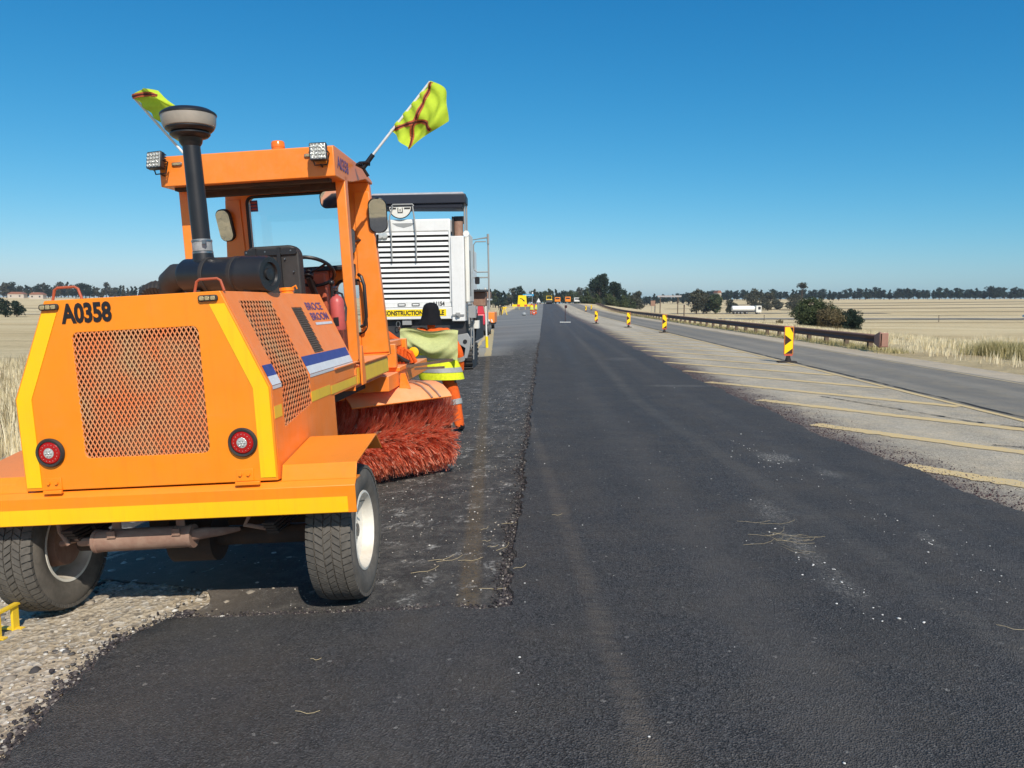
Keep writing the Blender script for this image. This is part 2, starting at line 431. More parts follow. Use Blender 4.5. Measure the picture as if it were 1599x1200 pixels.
GZ = GZ-.07*inroad+(~inroad)*(rng.normal(0, .03, GX.shape)*np.clip((np.abs(GX-2)-9)/8, 0, 1))
grid_mesh('ground', GX, GY, GZ, ground_mat(), kind='structure', smooth=180)
# gravel shoulder on the left
def gravel_mat():
    t = NT('gravel_shoulder', .92, 0, .15)
    v = t.vor(34); vc = t.vor(34, out='Color'); v2 = t.vor(95, out='Color'); n = t.noise(1.6, 6, .65); n3 = t.noise(60, 5, .8)
    g = t.math('MULTIPLY', t.xyz(vc)[0], 1.0)
    c = t.mix(t.ramp(n, [(.35,.0),(.65,1.)]), (.42,.335,.225), (.47,.405,.31))
    c = t.mix(t.ramp(g, [(.0,.75),(.3,.0),(.75,.0),(1.,.8)]), c, t.ramp(g, [(.25,(.16,.14,.12)),(.7,(.58,.54,.47))], 'CONSTANT'))
    c = t.mix(t.ramp(t.xyz(v2)[1], [(.0,.6),(.25,.0),(.8,.0),(1.,.5)]), c, t.ramp(t.xyz(v2)[1], [(.25,(.15,.13,.11)),(.7,(.6,.56,.5))], 'CONSTANT'))
    c = t.mix(t.ramp(n3, [(.5,.0),(.8,.4)]), c, (.2,.16,.12))
    t.col(c)
    b = t.bump(v, .8, .012); t.bump(n3, .5, .006, b); return t.m
xs = steps((-6.6,-5,6),(-5,-1.3,120)); ys = steps((.6,7,210),(7,60,60),(60,420,40))
GX, GY = np.meshgrid(xs, ys)
nz = sum(np.sin(GX*a+GY*b+c)*d for a, b, c, d in ((9,7,0,.004),(-17,13,1,.003),(31,-23,2,.002),(4,-3,4,.008)))
near = (GY < 7.2)
GZ = H(GX, GY)-.008-.02*sst(-2.4, -1.5, GX)+near*(nz+rng.normal(0, .0035, GX.shape))
grid_mesh('gravel_shoulder', GX, GY, GZ, gravel_mat(), kind='structure', smooth=180)
# asphalt materials
def asphalt(name, base, var, speck=.35, seal=0, scale=1.5):
    t = NT(name, .82, 0, .35); x, y, z = t.xyz()
    v = t.vor(150*scale, out='Color'); r = t.xyz(v); vd = t.vor(150*scale)
    v2 = t.vor(70*scale, out='Color'); r2 = t.xyz(v2)
    big = t.noise(42, 3, .75); midn = t.noise(17, 4, .8)
    streak = t.noise(1, 5, .55, t.map((1.5, .06, 1)), .25)
    mott = t.noise(2.3, 6, .65); fine = t.noise(90, 4, .8)
    c = t.mix(t.ramp(r[0], [(.1,.0),(.9,1.)]), tuple(q*(1-var) for q in base), tuple(q*(1+var) for q in base))
    c = t.mix(t.ramp(big, [(.42,.0),(.64,.5)]), c, tuple(q*.45 for q in base)); c = t.mix(t.ramp(midn, [(.50,.0),(.68,.35)]), c, tuple(q*1.7 for q in base))
    c = t.mix(t.ramp(streak, [(.40,.0),(.66,.42)]), c, tuple(q*1.55+.012 for q in base))
    c = t.mix(t.ramp(mott, [(.42,.0),(.72,.40)]), c, (base[0]*1.7+.02, base[1]*1.5+.015, base[2]*1.15+.01))
    c = t.mix(t.ramp(t.noise(.9, 5, .6), [(.45,.0),(.7,.35)]), c, tuple(q*.62 for q in base))
    c = t.mix(t.ramp(r[1], [(1-speck*.22,.0),(1-speck*.2,.5)]), c, (.16,.155,.145))
    c = t.mix(t.ramp(r2[2], [(.9985,.0),(.999,.6)]), c, (.32,.30,.27))
    return t, c, x, y, streak, mott, fine, vd
def patch(t, x, y, cx, cy, rx, ry, edge=.5, n=None):
    """soft-edged dirty patch mask centred at (cx,cy)"""
    dx = t.math('DIVIDE', t.math('SUBTRACT', x, cx), rx); dy = t.math('DIVIDE', t.math('SUBTRACT', y, cy), ry)
    d = t.math('SQRT', t.math('ADD', t.math('MULTIPLY', dx, dx), t.math('MULTIPLY', dy, dy)))
    if n is not None: d = t.math('ADD', d, t.math('MULTIPLY', t.math('SUBTRACT', n, .5), 1.6))
    return t.smooth(d, 1.0, edge)
def fresh_mat():
    t, c, x, y, streak, mott, fine, vd = asphalt('fresh_asphalt', (.055,.0515,.050), .85, .3, scale=.95)
    n = t.noise(7, 5, .75, t.map((1.4, .5, 1)), .5); sp = t.noise(46, 4, .85)
    # dusty tyre tracks along the mat
    rip = t.ramp(t.noise(1, 3, .7, t.map((5, 34, 1)), .3), [(.38,.15),(.60,1.)])
    for x0_, sl_, w_, a_, cc in ((.545,-.075,.09,.55,(.16,.13,.10)),(1.15,-.03,.30,.30,(.11,.105,.10)),(2.35,-.075,.16,.42,(.15,.135,.115)),(2.95,-.05,.20,.30,(.13,.12,.11)),(3.0,.01,.12,.15,(.12,.11,.10))):
        m = t.smooth(t.math('ABSOLUTE', t.math('SUBTRACT', t.math('SUBTRACT', x, t.math('MULTIPLY', t.math('MINIMUM', y, 12.), sl_)), x0_)), w_, w_*.15)
        c = t.mix(t.math('MULTIPLY', t.math('MULTIPLY', m, a_), t.math('MULTIPLY', rip, t.ramp(mott, [(.3,.35),(.6,1.)]))), c, cc)
    spm = t.ramp(sp, [(.49,.0),(.58,1.)])
    for cx_, cy_, rx_, ry_, a_ in ((2.28,7.6,.24,.36,1.),(2.55,6.9,.18,.25,.5),(1.62,4.75,.13,.5,.62),(1.66,5.6,.18,.5,.5),(2.5,4.95,.09,.3,.45),(1.62,4.1,.13,.4,.5),(2.5,14.2,.9,.25,.5),(2.1,21,.6,1.0,.35),):
        m = patch(t, x, y, cx_, cy_, rx_, ry_, .1, n)
        c = t.mix(t.math('MULTIPLY', t.math('MULTIPLY', m, a_), t.math('ADD', t.math('MULTIPLY', spm, .9), .06)), c, (.36,.335,.29))
    far = t.smooth(y, 8, 70); c = t.mix(t.math('MULTIPLY', far, .30), c, (.10,.10,.105))  # greyer with distance: sky reflection put into the colour
    t.col(c); t.rough(t.ramp(streak, [(.3,.66),(.7,.9)]))
    b = t.bump(vd, 1.0, .009); t.bump(fine, .5, .004, b); return t.m
def old_lane_mat():
    t, c, x, y, streak, mott, fine, vd = asphalt('milled_asphalt', (.040,.037,.036), .7, 1.1)
    n = t.noise(5, 6, .75, t.map((1, 1, 1)), .4); pale = t.noise(19, 6, .85)
    dirt = t.math('MULTIPLY', t.ramp(n, [(.42,.0),(.68,.9)]), t.ramp(pale, [(.40,.1),(.62,1.)]))
    c = t.mix(dirt, c, (.24,.22,.19))
    wsp = t.math('MULTIPLY', t.ramp(t.noise(4.2, 6, .8), [(.56,.0),(.63,.95)]), t.ramp(pale, [(.45,.0),(.56,1.)])); c = t.mix(wsp, c, (.46,.44,.40))
    yl = t.smooth(t.math('ABSOLUTE', t.math('ADD', t.math('ADD', x, t.math('MULTIPLY', y, .0675)), .13)), .085, .03)
    c = t.mix(t.math('MULTIPLY', yl, t.ramp(t.noise(55, 5, .85), [(.46,.12),(.62,.85)])), c, (.21,.145,.07))
    yy = t.math('ADD', y, t.math('MULTIPLY', t.math('SUBTRACT', n, .5), .9))
    lft = t.smooth(x, -.7, -1.7); far = t.math('ADD', t.math('MULTIPLY', t.smooth(yy, 23.2, 23.8), lft), t.math('MULTIPLY', t.smooth(yy, 21, 42), t.math('SUBTRACT', 1., lft)))
    band = t.noise(1, 4, .5, t.map((.08, .28, 1)))
    c = t.mix(t.math('MULTIPLY', far, .93), c, t.mix(t.ramp(band, [(.35,.0),(.65,1.)]), (.185,.18,.17), (.25,.24,.215)))
    lf = t.smooth(t.math('ADD', x, t.math('MULTIPLY', y, .061)), -.2, -.5); c = t.mix(t.math('MULTIPLY', t.math('MULTIPLY', far, lf), .9), c, (.42,.385,.31))
    l = t.smooth(x, -1.15, -2.3); nr = t.smooth(y, 6.0, 4.2)
    c = t.mix(t.math('MULTIPLY', t.math('MULTIPLY', l, nr), .75), c, (.28,.22,.16))
    t.col(c); b = t.bump(vd, .9, .009); b = t.bump(fine, .5, .004, b); t.bump(n, .5, .02, b); return t.m
def chip_mat():
    t, c, x, y, streak, mott, fine, vd = asphalt('old_chip_seal', (.43,.375,.285), .5, .5, scale=.75)
    edge = t.math('ADD', x, t.math('MULTIPLY', t.math('SUBTRACT', t.noise(2.2, 6, .75), .5), 1.3))
    m = t.smooth(edge, 4.1, 3.2); g = t.noise(48, 5, .85)
    m = t.math('MULTIPLY', m, t.ramp(g, [(.33,.1),(.52,1.)]))
    c = t.mix(m, c, (.055,.035,.042))
    dk = t.math('MULTIPLY', t.ramp(t.noise(3, 6, .7), [(.5,.0),(.75,.5)]), 1.)
    c = t.mix(dk, c, (.24,.21,.17))
    c = t.mix(t.ramp(t.noise(26, 2, .5), [(.70,.0),(.73,.9)]), c, (.06,.05,.045))
    t.col(c); b = t.bump(vd, .8, .009); t.bump(fine, .4, .004, b); return t.m
def lane_mat():
    t, c, x, y, streak, mott, fine, vd = asphalt('grey_side_road', (.215,.195,.16), .28, .4)
    for cx_ in (7.3, 8.6):
        m = t.smooth(t.math('ABSOLUTE', t.math('SUBTRACT', x, cx_)), .45, .05)
        c = t.mix(t.math('MULTIPLY', m, .35), c, (.13,.125,.115))
    t.col(c); t.bump(vd, .6, .006); return t.m
def verge_mat():
    t, c, x, y, streak, mott, fine, vd = asphalt('pale_road_edge', (.42,.355,.265), .25, .5)
    t.col(t.mix(t.ramp(t.noise(3, 6, .7), [(.45,.0),(.7,.7)]), c, (.42,.34,.22))); t.bump(fine, .7, .01); return t.m
def strip(name, ys, lx, rx, off, mat, cols=14, skirt=0, jit=0.0, noise=.0, kind='structure'):
    ys = np.asarray(ys); n = len(ys)
    L = np.array([lx(y) if callable(lx) else lx for y in ys], float); R = np.array([rx(y) if callable(rx) else rx for y in ys], float)
    if jit:
        k = np.convolve(rng.normal(0, 1, n+8), np.ones(3)/3, 'same')[4:-4]; k2 = np.convolve(rng.normal(0, 1, n+8), np.ones(3)/3, 'same')[4:-4]
        L += jit*k; R += jit*k2
    t = np.linspace(0, 1, cols); X = L[:, None]*(1-t)+R[:, None]*t; Y = np.repeat(ys[:, None], cols, 1)
    Z = H(X, Y)+off+(rng.normal(0, noise, X.shape) if noise else 0)
    if skirt:
        j = np.abs(rng.normal(0, .012, n))
        X = np.concatenate([(X[:, 0]-.012-j)[:, None], X, (X[:, -1]+.02+j)[:, None]], 1); Y = np.concatenate([Y[:, :1], Y, Y[:, :1]], 1)
        Z = np.concatenate([(Z[:, 0]-skirt)[:, None], Z, (Z[:, -1]-skirt)[:, None]], 1)
    return grid_mesh(name, X, Y, Z, mat, kind=kind, smooth=60)
YR = steps((3.0,9,60),(9,30,50),(30,100,50),(100,300,50),(300,420,12))
strip('old_lane', YR, lambda y: float(np.interp(y, [3.7,4.0,4.25,4.6,5.5,9], [-1.86,-1.84,-2.0,-3.1,-4.4,-4.6]))+.02*math.sin(y*14)-1.6*float(sst(20, 30, y)), -.12, .000, old_lane_mat(), 26, jit=.03, noise=.0015)
strip('painted_island', steps((.5,9,40),(9,30,40),(30,100,30),(100,420,60)), 3.0, 6.42, -.004, chip_mat(), 12)
strip('side_road', steps((.5,30,60),(30,100,30),(100,420,60)), 6.42, 9.35, -.002, lane_mat(), 8)
strip('road_edge', steps((.5,30,90),(30,100,60),(100,420,60)), 9.35, lambda y: 10.45+.12*math.sin(y*1.3), -.006, verge_mat(), 6, jit=.05)
FM = fresh_mat()
def mat_right(y): return float(np.interp(y, [0, 5.7, 8.6, 14.8, 30, 60, 420], [3.75, 3.50, 3.25, 3.07, 3.0, 3.0, 3.05]))+.03*math.sin(y*1.9)+.02*math.sin(y*4.7)
def mat_left_near(y): return float(np.interp(y, [0, 2.49, 2.74, 2.99, 3.25, 3.48, 3.67, 3.83], [-1.80, -1.90, -1.95, -2.0, -2.02, -2.03, -1.97, -1.88]))+.004*math.sin(y*19)+.005*math.sin(y*47)
def mat_left(y): return -.165-.00055*y+.012*math.sin(y*2.3)+.008*math.sin(y*7.1)
yn = steps((.5,3.74,90))
# one continuous sheet of new asphalt: near apron plus the long mat
def mat_sheet():
    ysn = list(yn)+list(steps((3.76,9,120),(9,30,90),(30,100,50),(100,300,60),(300,420,12)))
    rows = []
    for y in ysn:
        l = mat_left_near(y) if y < 3.75 else mat_left(y)
        rows.append((y, l+rng.normal(0, .010), mat_right(y)+rng.normal(0, .016)))
    V = []; F = []; cols = 40
    split = len(yn)
    for (y, l, r) in rows:
        xsn = np.linspace(l, -.165, 12) if y < 3.75 else np.full(12, l)
        xr = np.linspace(-.165 if y < 3.75 else l, r, cols)
        allx = np.concatenate([[l-.02-abs(rng.normal(0, .012))], xsn, xr[1:], [r+.03]])
        zz = H(allx, np.full(len(allx), y))+.026+rng.normal(0, .0012, len(allx)); zz[0] -= .055; zz[-1] -= .05
        V.append(np.stack([allx, np.full(len(allx), y)+rng.normal(0, .001, len(allx)), zz], -1))
    V = np.array(V); ny, nx, _ = V.shape
    V[split-1, 1:12, 1] += rng.normal(0, .012, 11)          # ragged transverse edge
    idx = np.arange(ny*nx).reshape(ny, nx); F = []
    a = np.stack([idx[:-1, :-1], idx[:-1, 1:], idx[1:, 1:], idx[1:, :-1]], -1)
    keep = np.ones((ny-1, nx-1), bool); keep[split-1, :12] = False; keep[split:, 1:12] = False
    F = a[keep]
    V = V.reshape(-1, 3)
    # lip of the transverse edge
    e = idx[split-1, 0:13]; low = V[e].copy(); low[:, 2] -= .05; low[:, 1] += .02
    b = len(V); V = np.concatenate([V, low]); F = np.concatenate([F, [[e[i], e[i+1], b+i+1, b+i] for i in range(12)]])
    return np_mesh('new_asphalt', V, F, FM, kind='structure', smooth=60)
mat_sheet()
# markings
def yellow_mat(name, wear, under, c0=(.64,.46,.19)):
    t = NT(name, .8); g = t.noise(30, 6, .85); n = t.noise(2.5, 5, .7)
    m = t.math('ADD', t.math('MULTIPLY', t.ramp(g, [(wear-.06,.0),(wear+.08,1.)]), .8), t.ramp(n, [(.5,.0),(.8,.4)]))
    t.col(t.mix(t.math('MINIMUM', m, 1.), c0, under)); t.bump(g, .3, .004); return t.m
YM = yellow_mat('worn_yellow_marking', .53, (.44,.385,.30)); YE = yellow_mat('very_worn_yellow_line', .44, (.27,.245,.20)); YL = yellow_mat('nearly_gone_yellow_line', .36, (.06,.052,.046), (.20,.15,.085)); YF = yellow_mat('far_yellow_line', .55, (.33,.29,.22), (.50,.39,.19))
def ribbon(name, pts, w, off, mat, n=40, jit=.01, kind='structure'):
    pts = np.array(pts, float); s = np.linspace(0, len(pts)-1, n); P = np.stack([np.interp(s, range(len(pts)), pts[:, k]) for k in (0, 1)], -1)
    D = np.gradient(P, axis=0); D /= np.linalg.norm(D, axis=1)[:, None]; Nn = np.stack([-D[:, 1], D[:, 0]], -1)
    A = P+Nn*(w/2+rng.normal(0, jit, n)[:, None]); B = P-Nn*(w/2+rng.normal(0, jit, n)[:, None])
    V = np.stack([A, B], 1).reshape(-1, 2); V = np.column_stack([V, H(V[:, 0], V[:, 1])+off])
    F = np.array([[2*i, 2*i+1, 2*i+3, 2*i+2] for i in range(n-1)]); return np_mesh(name, V, F, mat, kind=kind)
for k in range(-1, 15):
    y4 = 6.75+2.5*k; x0 = 3.45 if k < 3 else 3.2
    ribbon('yellow_hatch_stripe', [(x0, y4+1.17*(4-x0)), (4.6, y4-.72), (6.22, y4-2.55)], .25, .002, YM, 60, .016)
ribbon('yellow_edge_line', [(6.33, 1.), (6.3, 60), (6.1, 160)], .11, .003, YM, 220, .008)
ribbon('yellow_edge_line', [(9.15, 1.), (9.2, 60), (9.2, 160)], .10, .003, YE, 160, .012)
ribbon('old_yellow_line', [(-1.74, 23.6), (-3.3, 49)], .22, .004, YF, 60, .01)
ribbon('old_yellow_line', [(-2.3, 23.9), (-2.6, 30), (-3.4, 50)], .16, .006, YM, 60, .02)
CR = plain('bitumen_crack', (.03,.028,.026), .9, 0, .3, 9)
def wig(x0, y0, x1, y1, n, a):
    return [(x0+(x1-x0)*i/n+a*math.sin(i*1.7)+rng.normal(0, a*.5), y0+(y1-y0)*i/n) for i in range(n+1)]
ribbon('pavement_joint', wig(6.52, 1, 6.48, 90, 120, .012), .045, .006, CR, 400, .012)
ribbon('pavement_crack', [(6.45, 9.2), (5.6, 10.2), (5.1, 11.6), (4.6, 12.9)], .03, .0065, CR, 60, .012)
ribbon('pavement_crack', [(6.4, 7.6), (5.2, 8.35), (4.9, 8.5)], .025, .0065, CR, 40, .01)
# cross roads in the valley
def far_strip(name, p0, p1, w, mat, off=.12, n=60):
    p0 = np.array(p0, float); p1 = np.array(p1, float); t = np.linspace(0, 1, n)[:, None]; P = p0*(1-t)+p1*t; d = (p1-p0)/np.linalg.norm(p1-p0); q = np.array([-d[1], d[0]])*w/2
    V = np.stack([P+q, P-q], 1).reshape(-1, 2); V = np.column_stack([V, H(V[:, 0], V[:, 1])+off])
    return np_mesh(name, V, np.array([[2*i, 2*i+1, 2*i+3, 2*i+2] for i in range(n-1)]), mat, kind='structure')
FR = plain('far_grey_road', (.20,.19,.175), .9, 0, .2, .3, 0); FP = plain('far_pale_track', (.52,.44,.31), .95, 0, .2, .2, 0)
far_strip('valley_road', (38, 196), (420, 196), 9, FR); far_strip('valley_track', (38, 205), (420, 207), 3.5, FP, .14); far_strip('valley_track', (38, 184), (420, 182), 2.0, FP, .14)
far_strip('valley_road', (30, 286), (130, 300), 9, FR); far_strip('valley_road', (-30, 182), (-320, 190), 7, FP, .14)
far_strip('valley_track', (90, 330), (420, 300), 4, plain('dark_grass_band', (.22,.16,.09), .95, 0, .3, .1, 0), .14)
DG = plain('dark_grass_strip', (.30,.22,.12), .95, 0, .35, .08, 0)
for a_, b_, w_ in (((60,245),(420,262),3),((100,400),(560,380),9),((70,455),(520,470),7),((45,160),(220,166),1.6),((-60,300),(-420,330),8),((-40,240),(-300,236),4),((120,520),(640,510),12)): far_strip('field_band', a_, b_, w_, DG, .13)
# ---------------- scattered stones, chips and straw (nobody could count them)
def icos():
    bm = bmesh.new(); bmesh.ops.create_icosphere(bm, subdivisions=1, radius=1); v = np.array([q.co[:] for q in bm.verts]); f = np.array([[w.index for w in q.verts] for q in bm.faces]); bm.free(); return v, f
IV, IF = icos()
def stones(name, P, S, mat, flat=.6, parent=None):
    n = len(P); P = np.asarray(P); S = np.asarray(S)
    A = rng.uniform(0, 6.28, n); c, s = np.cos(A), np.sin(A)
    V = IV[None]*(1+rng.normal(0, .16, (n, len(IV), 1)))*np.stack([S*rng.uniform(.7, 1.3, n), S*rng.uniform(.7, 1.3, n), S*flat*rng.uniform(.7, 1.2, n)], -1)[:, None]
    X = V[..., 0]*c[:, None]-V[..., 1]*s[:, None]; Y = V[..., 0]*s[:, None]+V[..., 1]*c[:, None]
    V = np.stack([X, Y, V[..., 2]], -1)+P[:, None]
    F = IF[None]+(np.arange(n)*len(IV))[:, None, None]
    return np_mesh(name, V.reshape(-1, 3), F.reshape(-1, 3), mat, kind='stuff', parent=parent)
def scat(n, x, y, off=0.): return np.column_stack([x, y, H(x, y)+off])
def stone_mat(name, stops):
    t = NT(name, .88, 0, .2); g = t.n.new('ShaderNodeNewGeometry'); t.col(t.ramp(g.outputs['Random Per Island'], stops)); return t.m
SM = stone_mat('mixed_stones', [(0,(.06,.055,.055)),(.22,(.14,.13,.12)),(.45,(.32,.27,.21)),(.7,(.46,.41,.34)),(.9,(.58,.55,.50)),(1,(.68,.66,.62))])
SD = stone_mat('loose_asphalt_stones', [(0,(.022,.02,.022)),(.6,(.06,.052,.055)),(.9,(.12,.10,.09)),(1,(.34,.31,.27))])
SE = stone_mat('spilled_reddish_stones', [(0,(.035,.02,.026)),(.5,(.08,.045,.05)),(.85,(.15,.11,.10)),(1,(.34,.30,.26))])
n = 9000; x = rng.uniform(-4.6, -1.62, n); y = rng.uniform(1.2, 6.2, n)**1.0
tag(stones('gravel', scat(n, x, y, -.008), np.clip(rng.lognormal(-4.95, .55, n), .002, .034), SM), 'pale mixed gravel and chippings on the left road shoulder', 'gravel')
n = 5200; y = 3.76+26*rng.uniform(0, 1, n)**2.0; x = np.array([mat_left(q) for q in y])-np.abs(rng.normal(0, .045, n))+.012
tag(stones('joint_stones', scat(n, x, y, .006), np.clip(rng.lognormal(-5.2, .35, n), .002, .012), SD, .8), 'dark loose asphalt stones along the ragged joint between lanes', 'loose stones')
n = 9000; y = 3.2+16*rng.uniform(0, 1, n)**1.4; x = np.array([mat_right(q) for q in y])+rng.normal(0, 1, n)*.05+np.abs(rng.normal(0, .28, n))-.02
tag(stones('edge_stones', scat(n, x, y, .002), np.clip(rng.lognormal(-5.45, .35, n), .002, .010), SE, .8), 'dark reddish stones spilled along the right edge of the new asphalt', 'loose stones')
n = 2600; x = rng.uniform(-1.65, -.2, n); y = rng.uniform(3.8, 14, n)
tag(stones('lane_chips', scat(n, x, y, .002), np.clip(rng.lognormal(-5.7, .5, n), .0015, .009), SM), 'pale chips scattered over the rough old left lane', 'stone chips')
n = 260; k = rng.integers(0, 5, n); cx = np.array([1.62, 2.2, .9, 2.45, 1.2])[k]; cy = np.array([4.5, 7.5, 5, 4.9, 9])[k]
x = cx+rng.normal(0, 1, n)*np.array([.09, .14, 1.3, .12, 1.4])[k]; y = np.clip(cy+rng.normal(0, 1, n)*np.array([.6, .5, 3, .5, 6])[k], 1.3, 40); x = np.clip(x, -.1, 3.3)
tag(stones('white_chips', scat(n, x, y, .028), np.clip(rng.lognormal(-5.6, .45, n), .0015, .010), M['white_chip'], .5), 'tiny white stone chips scattered on the new asphalt', 'stone chips')
n = 3800; y = 1.6+2.3*rng.uniform(0, 1, n); x = np.array([mat_left_near(q) for q in y])-np.abs(rng.normal(0, .06, n))+.015
tag(stones('apron_edge_stones', scat(n, x, y, .0), np.clip(rng.lognormal(-5.2, .45, n), .002, .014), SD, .8), 'dark asphalt crumbs along the edge between new asphalt and gravel', 'loose stones')
n = 1500; x = rng.uniform(-1.95, -.3, n); y = 3.77+np.abs(rng.normal(0, .035, n))
tag(stones('cross_joint_stones', scat(n, x, y, .002), np.clip(rng.lognormal(-5.3, .4, n), .002, .010), SD, .8), 'dark asphalt crumbs along the cross joint behind the sweeper', 'loose stones')
def straws(name, pts, lab, r=.0016):
    mb = MB()
    for x, y, a, L in pts:
        z = Hf(x, y)+(.034 if x > -.16 or y < 3.74 else .008); P = []
        for i in range(5):
            u = i/4-.5; P.append((x+math.cos(a+u*.5)*L*u, y+math.sin(a+u*.5)*L*u, z+.004*math.sin(i*2.)))
        mb.tube(P, r, 4)
    return tag(mb.build(name, 'straw', kind='stuff'), lab, 'straw')
R_ = random.Random(5)
straws('straw', [(R_.gauss(1.55,.13), R_.gauss(4.95,.13), R_.uniform(-.9,.9), R_.uniform(.12,.3)) for _ in range(16)], 'dry straw stalks lying in a dusty patch on the new asphalt', .0006)
straws('straw', [(R_.gauss(-.3,.08), R_.gauss(4.6,.3), R_.uniform(.2,1.8), R_.uniform(.05,.2)) for _ in range(8)]+[(R_.gauss(-.62,.05), R_.gauss(4.55,.06), .7, .2) for _ in range(3)], 'dry straw stalks caught along the step of the asphalt joint', .0011)
straws('straw', [(2.2,3.55,-.4,.14),(-1.0,3.2,.05,.05),(-.9,2.75,0,.1),(.1,5.4,.3,.08)], 'a few single straw stalks on the near asphalt', .001)
# ------------------------------------------------------------------ the road sweeper
ROLL = rad(-3.2)
SW = empty('road_sweeper', (-1.87, 4.2, -.087), (0, ROLL, 0), label='orange ride-on road sweeper with open cab, red brush and number A0358 on its back', cat='road sweeper')
YR_ = -.60      # rear plane
def back(u, v, w): return Vector((u, YR_-w, v))      # u right, v up, w towards the camera
hexo = [(-.43,1.672),(.43,1.672),(.63,1.205),(.63,.748),(-.63,.748),(-.63,1.205)]
door = link('rear_door', plate_mesh(hexo, [rrect(-.312,.90,.306,1.512,.03)], .022, lambda u,v,w: Vector((u, YR_+.022-w, v))), 'orange', SW, smooth=None)
_b = door.modifiers.new('bevel','BEVEL'); _b.width = .004; _b.segments = 2; _b.limit_method = 'ANGLE'
g = lattice(rrect(-.315,.897,.309,1.515,.03), .0225, .040, lambda u,v,w: Vector((u, YR_+.006-w, v)), .0026, .003)
g.build('grille_mesh', 'mesh', SW, smooth=None, kind='stuff')
mb = MB(); mb.box((-.36,-.545,.86), (.36,-.50,1.55)); mb.build('radiator', 'radiator', SW)
mb = MB(); mb.box((-.44,-.47,.80), (.44,.95,1.56)); mb.build('engine_block', 'underbody', SW)
link('number_lettering', text_mesh('A0358', .248, .098, .002, lambda u,v,w: Vector((-.352+u, YR_-.0015-w, 1.556+v+.018*0)), bold=.040, space=.97), 'ink', door)
# yellow reflective bands
for s in (-1, 1):
    mb = MB(); pl = [(s*.622,.765),(s*.622,1.200),(s*.447,1.612),(s*.372,1.612),(s*.547,1.200),(s*.547,.765)]
    mb.prism(pl, lambda u,v: (u, YR_-.0015, v), (0,-.002,0)); mb.build('reflective_band', 'yellow_tape', door, smooth=None)
# hood skin: sides with grille openings, top
prof = [(.63,.748),(.63,1.205),(.43,1.672)]
def skin(s, y, t):      # t: 0..1 vertical part, 1..2 sloped part
    t = max(0, min(2, t)); i = 0 if t <= 1 else 1; k = t-i; a, b = prof[i], prof[i+1]
    return Vector((s*(a[0]+(b[0]-a[0])*k), y, a[1]+(b[1]-a[1])*k))
def t_of(z): return (z-.748)/.457 if z <= 1.205 else 1+(z-1.205)/.467
cols = [-.578,-.44,.015,.145,.30,.485,.62,1.02]
def zr(y):            # row heights per column edge
    lo = float(np.interp(y, [-.44,.015], [.985,1.045])); return [.748, lo, 1.205, 1.31, 1.585, 1.625, 1.672]
mb = MB()
for s in (-1, 1):
    for ci in range(len(cols)-1):
        for ri in range(6):
            hole = (ci == 1 and 1 <= ri <= 4) or (ci == 4 and ri == 3) or (s < 0 and False)
            if hole: continue
            y0, y1 = cols[ci], cols[ci+1]; a, b = zr(y0), zr(y1)
            if ci >= 4 and ri < 1 : 
                pass
            q = [skin(s,y0,t_of(a[ri])), skin(s,y1,t_of(b[ri])), skin(s,y1,t_of(b[ri+1])), skin(s,y0,t_of(a[ri+1]))]
            if cols[ci] >= .40 and ri == 0: continue
            mb.add(q, [(0,1,2,3)])
mb.add([(-.43,-.578,1.672),(.43,-.578,1.672),(.43,1.02,1.672),(-.43,1.02,1.672)], [(0,1,2,3)])
mb.add([(-.43,1.02,1.672),(.43,1.02,1.672),(.63,1.02,1.205),(.63,1.02,1.0),(-.63,1.02,1.0),(-.63,1.02,1.205)], [(0,1,2,3,4,5)])
hood = link('hood', mb.mesh(), 'orange_old', SW)
_s = hood.modifiers.new('solid','SOLIDIFY'); _s.thickness = .006; _s.offset = -1
